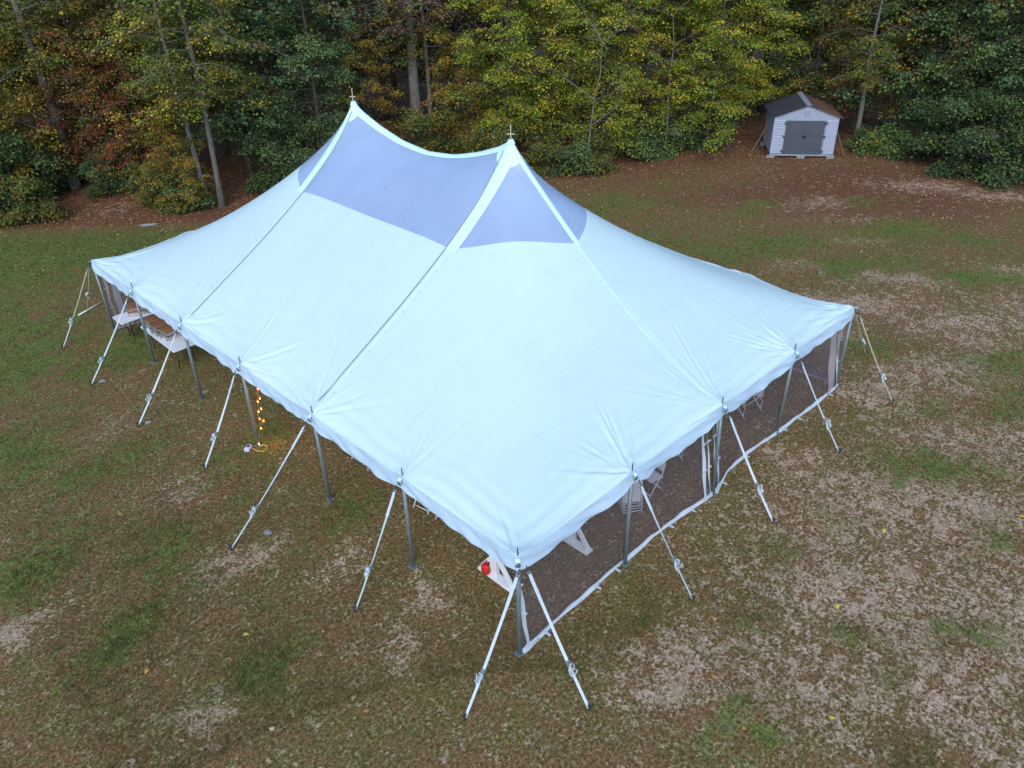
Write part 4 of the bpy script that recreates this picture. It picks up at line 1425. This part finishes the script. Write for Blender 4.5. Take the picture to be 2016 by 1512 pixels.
# ------------------------------------------------------------------ white wooden stand with splayed feet, red bag
st = empty('wooden_stand', (1.88, 1.45, 0))
tag(st, 'white painted wooden stand with splayed feet just inside the near corner', 'stand')
for (x, y0, y1) in ((.99, 1.16, 2.10), (2.78, .74, 1.62)):
    yc = (y0 + y1) / 2
    lx = x - 1.88
    MB().box((lx, yc - 1.45, .035), (.20, y1 - y0, .05)).build('foot', M['paint'], st, bevel=.006)
    MB().box((lx, yc - 1.45 + .06, .85), (.09, .19, 1.58)).build('upright', M['paint'], st, bevel=.006)
    MB().bar((lx, y0 + .04 - 1.45, .08), (lx, yc - 1.45, .62), .10, .06, (1, 0, 0)).bar((lx, y1 - .04 - 1.45, .08), (lx, yc + .10 - 1.45, .55), .08, .05, (1, 0, 0)).build('brace', M['paint'], st, bevel=.004)
for z_ in (.55, 1.05, 1.55):
    MB().bar((-.89, .24, z_), (.90, -.20, z_), .16, .035, (0, 0, 1)).build('crossboard', M['paint'], st, bevel=.004)
bag = empty('red_bag', (.90, 1.86, .06))
V, F_ = [], []
nn_, mm_ = 14, 9
for i in range(mm_):
    ph = math.pi * i / (mm_ - 1)
    for k in range(nn_):
        t = 2 * math.pi * k / nn_
        rr_ = math.sin(ph) ** .35 * (1 + .10 * math.sin(3 * t + i)) / (abs(math.cos(t)) ** 4 + abs(math.sin(t)) ** 4) ** .25
        V.append((.07 * rr_ * math.cos(t), .10 * rr_ * math.sin(t), .12 - .12 * math.cos(ph)))
for i in range(mm_ - 1):
    for k in range(nn_):
        F_.append((i * nn_ + k, i * nn_ + (k + 1) % nn_, (i + 1) * nn_ + (k + 1) % nn_, (i + 1) * nn_ + k))
MB().add(V, F_).build('sack', M['red'], bag, True)
MB().tube([(-.04, 0, .23), (-.04, 0, .31), (.04, 0, .31), (.04, 0, .23)], .010, 6).build('handle', M['red'], bag, True)
tag(bag, 'small red bag resting on the foot of the white wooden stand', 'bag')

# ------------------------------------------------------------------ string lights, power box, cords
ls = empty('string_light', (0, 9.16, 0))
tag(ls, 'string of lit warm bulbs hanging down beside a left eave pole', 'string light')
BUL = [(.04, .10, 1.95), (.26, -.13, 1.90), (.26, -.10, 1.62), (.24, -.12, 1.36), (.20, -.06, 1.26), (.22, -.10, 1.06), (.17, -.03, .97), (.16, -.02, .76), (.20, -.12, .72), (.14, -.02, .48), (-.02, -.04, .10)]
wire = [(.25, -.10, 2.25)] + [(b[0] - .015, b[1] + .02, b[2] + .03) for b in BUL[1:-1]] + [(.03, -.02, .25), (-.02, -.04, .10), (-.14, .02, .05), (-.26, .06, .06)]
MB().tube(wire, .007, 5).build('wire', M['cable'], ls, True)
MB().tube([(.04, .10, 2.2), (.04, .10, 1.98)], .006, 5).build('wire', M['cable'], ls, True)
for b in BUL:
    pts = [(b[0], b[1], b[2] + .03), (b[0], b[1], b[2] + .012), (b[0], b[1], b[2] - .006), (b[0], b[1], b[2] - .022), (b[0], b[1], b[2] - .030)]
    o = MB().tube(pts, [.007, .014, .017, .012, .003], 8).build('bulb', M['bulb'], ls, True)
    MB().tube([(b[0], b[1], b[2] + .025), (b[0], b[1], b[2] + .055)], .011, 6).build('socket', M['cable'], o)
for z_ in (.25, .9, 1.6):
    pl = bpy.data.lights.new('bulb_glow', 'POINT')
    pl.energy, pl.color, pl.shadow_soft_size = 1.6, (1.0, .42, .14), .03
    po = bpy.data.objects.new('bulb_glow', pl)
    COL.objects.link(po)
    po.parent = ls
    po.location = (.30, -.20, z_)
pb = empty('power_box', (-.27, 9.22, 0), R(35))
MB().box((0, 0, .05), (.20, .13, .09)).build('body', M['lilac'], pb, bevel=.012)
MB().box((.02, 0, .10), (.08, .07, .012)).build('socket_cover', M['dark'], pb)
tag(pb, 'small pale power box lying on the grass below the lit bulbs', 'power box')
yc = MB().tube([(-.20, 9.14, .06), (-.16, 8.98, .025), (-.06, 8.86, .02), (.06, 8.88, .02), (.12, 9.00, .02), (.06, 9.10, .03), (-.04, 9.12, .05)], .011, 6).build('extension_cord', M['yellow'], None, True)
tag(yc, 'yellow extension cord looping beside the pale power box', 'cord')

# ------------------------------------------------------------------ small things on the lawn
def pebble(loc, s, seed, label, group=None, name='flat_stone', cat='stone', mat='stone'):
    r_ = np.random.default_rng(seed)
    V, F_ = [], []
    n, m = 12, 6
    amp = r_.uniform(.75, 1.25, n)
    for i in range(m):
        ph = math.pi * i / (m - 1)
        for k in range(n):
            t = 2 * math.pi * k / n
            q = math.sin(ph) ** .6 * amp[k]
            V.append((s[0] * q * math.cos(t), s[1] * q * math.sin(t), -s[2] * math.cos(ph)))
    for i in range(m - 1):
        for k in range(n):
            F_.append((i * n + k, i * n + (k + 1) % n, (i + 1) * n + (k + 1) % n, (i + 1) * n + k))
    o = MB().add(V, F_).build(name, M[mat], None, True)
    o.location = loc
    o.rotation_euler = (0, 0, r_.uniform(0, 6))
    tag(o, label, cat, group)


pebble((-1.49, 6.19, .012), (.10, .08, .03), 1, 'grey flat stone on the grass beside the longest left strap')
pebble((-1.51, 15.32, .012), (.11, .07, .03), 2, 'pale flat stone beside the second left strap stake', mat='block')
pebble((-1.49, 12.27, .012), (.10, .07, .03), 3, 'pale flat stone beside the third left strap stake', mat='block')
pebble((4.85, 26.75, .03), (.34, .10, .05), 4, 'long pale flat stone at the left lawn edge below the twin trunks', mat='block')
pipe = MB().tube([(-.42, 20.18, .03), (.52, 20.62, .03)], .026, 8).build('white_pipe', M['paint'], None, True)
tag(pipe, 'short white pipe lying on the grass outside the far left tent corner', 'pipe')

# ------------------------------------------------------------------ fallen leaves and grass
LC = np.array([(.55, .40, .10), (.45, .36, .16), (.50, .28, .08), (.36, .22, .12), (.30, .12, .05), (.52, .44, .20)])


def scatter(n, fn, seed):
    r_ = np.random.default_rng(seed)
    x, y = fn(r_, n)
    return r_, x, y


def leaves_stuff():
    xs, ys = [], []
    r_ = np.random.default_rng(31)
    # thick under the yellow trees and round the shed
    x = r_.uniform(14, 36, 16000); y = r_.uniform(-2, 22, 16000)
    sd = edge_sd(x, y)
    keep = r_.uniform(size=len(x)) < np.clip(np.exp(sd / 4.6), 0, 1) * .50 * (sd < 3)
    xs.append(x[keep]); ys.append(y[keep])
    x = r_.uniform(-10, 12, 20000); y = r_.uniform(19, 38, 20000)
    sd = edge_sd(x, y)
    keep = r_.uniform(size=len(x)) < np.clip(np.exp(sd / 3.0), 0, 1) * .40 * (sd < 8)
    xs.append(x[keep]); ys.append(y[keep])
    x = r_.uniform(-8, 30, 700); y = r_.uniform(-8, 26, 700)
    ins = (x > -.1) & (x < TX + .1) & (y > -.1) & (y < TY + .1)
    xs.append(x[~ins][:330]); ys.append(y[~ins][:330])
    x, y = np.concatenate(xs), np.concatenate(ys)
    n = len(x)
    z = np.array([gh(a_, b_) for a_, b_ in zip(x, y)]) + .02
    nn = np.stack([r_.normal(size=n) * .3, r_.normal(size=n) * .3, np.ones(n)], 1)
    nn /= np.linalg.norm(nn, axis=1, keepdims=True)
    me = leaf_mesh('fallen_leaves', np.stack([x, y, z], 1), nn, r_.uniform(.05, .11, n), LC[r_.integers(len(LC), size=n)] * r_.uniform(.6, 1.1, (n, 1)))
    o = link('fallen_leaves', me, M['leaf'])
    tag(o, 'small yellow and tan leaves strewn over the lawn and under the trees', 'leaves', kind='stuff')


leaves_stuff()

lf = MB()
lob = [(0, -.5), (.12, -.22), (.42, -.30), (.30, -.05), (.50, .12), (.22, .14), (.20, .36), (0, .55), (-.20, .36), (-.22, .14), (-.50, .12), (-.30, -.05), (-.42, -.30), (-.12, -.22)]
lf.add([(0, 0, .03)] + [(x * .10, y * .12, .015 + .02 * abs(x)) for x, y in lob], [(0, i + 1, (i + 1) % len(lob) + 1) for i in range(len(lob))])
LEAFM = {}
for nm, c in (('yellow', (.62, .42, .05)), ('orange', (.50, .20, .06)), ('tan', (.42, .32, .20))):
    LEAFM[nm] = lf.mesh('lobed_leaf')
    LEAFM[nm].materials.append(simple('leaf_' + nm, c, .7, 0, .2, 30))
BIG = [(-3.22, 4.0, 'yellow', 'yellow lobed leaf alone on the left foreground lawn'), (-4.86, 4.55, 'orange', 'rust leaf at the left foreground edge of the lawn'),
       (-.55, 1.15, 'tan', 'tan leaf between the near left strap and the lower edge'), (-3.9, 1.9, 'tan', 'pale leaf low on the left foreground lawn'),
       (-2.62, 1.05, 'orange', 'orange leaf in the middle of the foreground grass'), (1.95, -2.75, 'orange', 'curled orange leaf on bare soil right of the front stakes'),
       (3.05, -2.05, 'orange', 'orange leaf near the first right strap stake'), (4.9, -3.55, 'yellow', 'yellow leaf on the right foreground lawn, upper one'),
       (7.5, -3.3, 'yellow', 'yellow leaf on the bare patch right of the middle right stake'), (2.6, -4.55, 'yellow', 'yellow leaf near the lower edge right of centre'),
       (9.9, -5.2, 'yellow', 'yellow leaf near the right picture edge'), (6.1, -4.2, 'tan', 'tan leaf beside the yellow one on the right foreground')]
for x, y, k, lb in BIG:
    o = link('fallen_leaf', LEAFM[k])
    o.location = (x, y, gh(x, y) + .02)
    o.rotation_euler = (random.uniform(-.2, .2), random.uniform(-.2, .2), random.uniform(0, 6))
    tag(o, lb, 'leaf', 'single leaves on the foreground lawn')


def grass_stuff():
    r_ = np.random.default_rng(77)
    n0 = 150000
    # denser towards the camera
    rad = 9 + 36 * r_.uniform(size=n0) ** 1.35
    az = np.radians(r_.uniform(2, 86, n0))
    x, y = -6.487 + rad * np.sin(az), -6.707 + rad * np.cos(az)
    # foreground fans out wider than the wedge above
    m2 = 26000
    x2, y2 = r_.uniform(-9, 5, m2), r_.uniform(-8, 9, m2)
    x, y = np.concatenate([x, x2]), np.concatenate([y, y2])
    g, b, l = ground_weights(x, y)
    cl = .5 + .5 * vnoise(x, y, 2.6, 21)
    keep = r_.uniform(size=len(x)) < np.clip(.30 + .9 * g - .75 * b - .45 * l + .5 * (cl - .5), .03, 1)
    ins = (x > 1.2) & (x < TX - 1) & (y > 1.2) & (y < TY - 1)
    keep &= ~ins & (edge_sd(x, y) < .3)
    x, y, g, cl = x[keep], y[keep], g[keep], cl[keep]
    n, nb_ = len(x), 7
    an = r_.uniform(0, 6.28, (n, nb_)); ln = r_.uniform(.35, 1, (n, nb_)) * (.030 + .035 * g[:, None] + .012)
    out = r_.uniform(.3, 1.2, (n, nb_))
    jx, jy = r_.normal(size=(n, nb_)) * .035, r_.normal(size=(n, nb_)) * .035
    bx, by = x[:, None] + jx, y[:, None] + jy
    w = .0055 * r_.uniform(.7, 1.6, (n, nb_))
    z0 = np.full((n, nb_), -.005) + (.012 * vnoise(x, y, 1.9, 3) + .010 * vnoise(x, y, 5.0, 4))[:, None]
    ca, sa_ = np.cos(an), np.sin(an)
    P0 = np.stack([bx - sa_ * w, by + ca * w, z0], -1)
    P1 = np.stack([bx + sa_ * w, by - ca * w, z0], -1)
    P2 = np.stack([bx + ca * ln * out, by + sa_ * ln * out, z0 + ln], -1)
    V = np.stack([P0, P1, P2], 2).reshape(-1, 3)
    F = np.arange(len(V)).reshape(-1, 3)
    gp = np.clip(g * 1.15 + .03 + .5 * (cl - .45) + r_.normal(size=n) * .22, 0, 1)[:, None]
    straw = np.array([(.20, .128, .055)]) * r_.uniform(.45, 1.1, (n, 1)) + np.array([(.03, .01, .0)]) * r_.uniform(0, 1, (n, 1))
    grn = np.array([(.095, .120, .032)]) * r_.uniform(.4, 1.7, (n, 1))
    c = straw * (1 - gp) + grn * gp
    c = np.repeat(c, nb_ * 3, 0) * np.repeat(r_.uniform(.75, 1.25, (n * nb_, 1)), 3, 0)
    o = link('grass', fast('grass', V, F, False, c), M['leaf'])
    tag(o, 'short patchy lawn grass, part green and part dried', 'grass', kind='stuff')


grass_stuff()
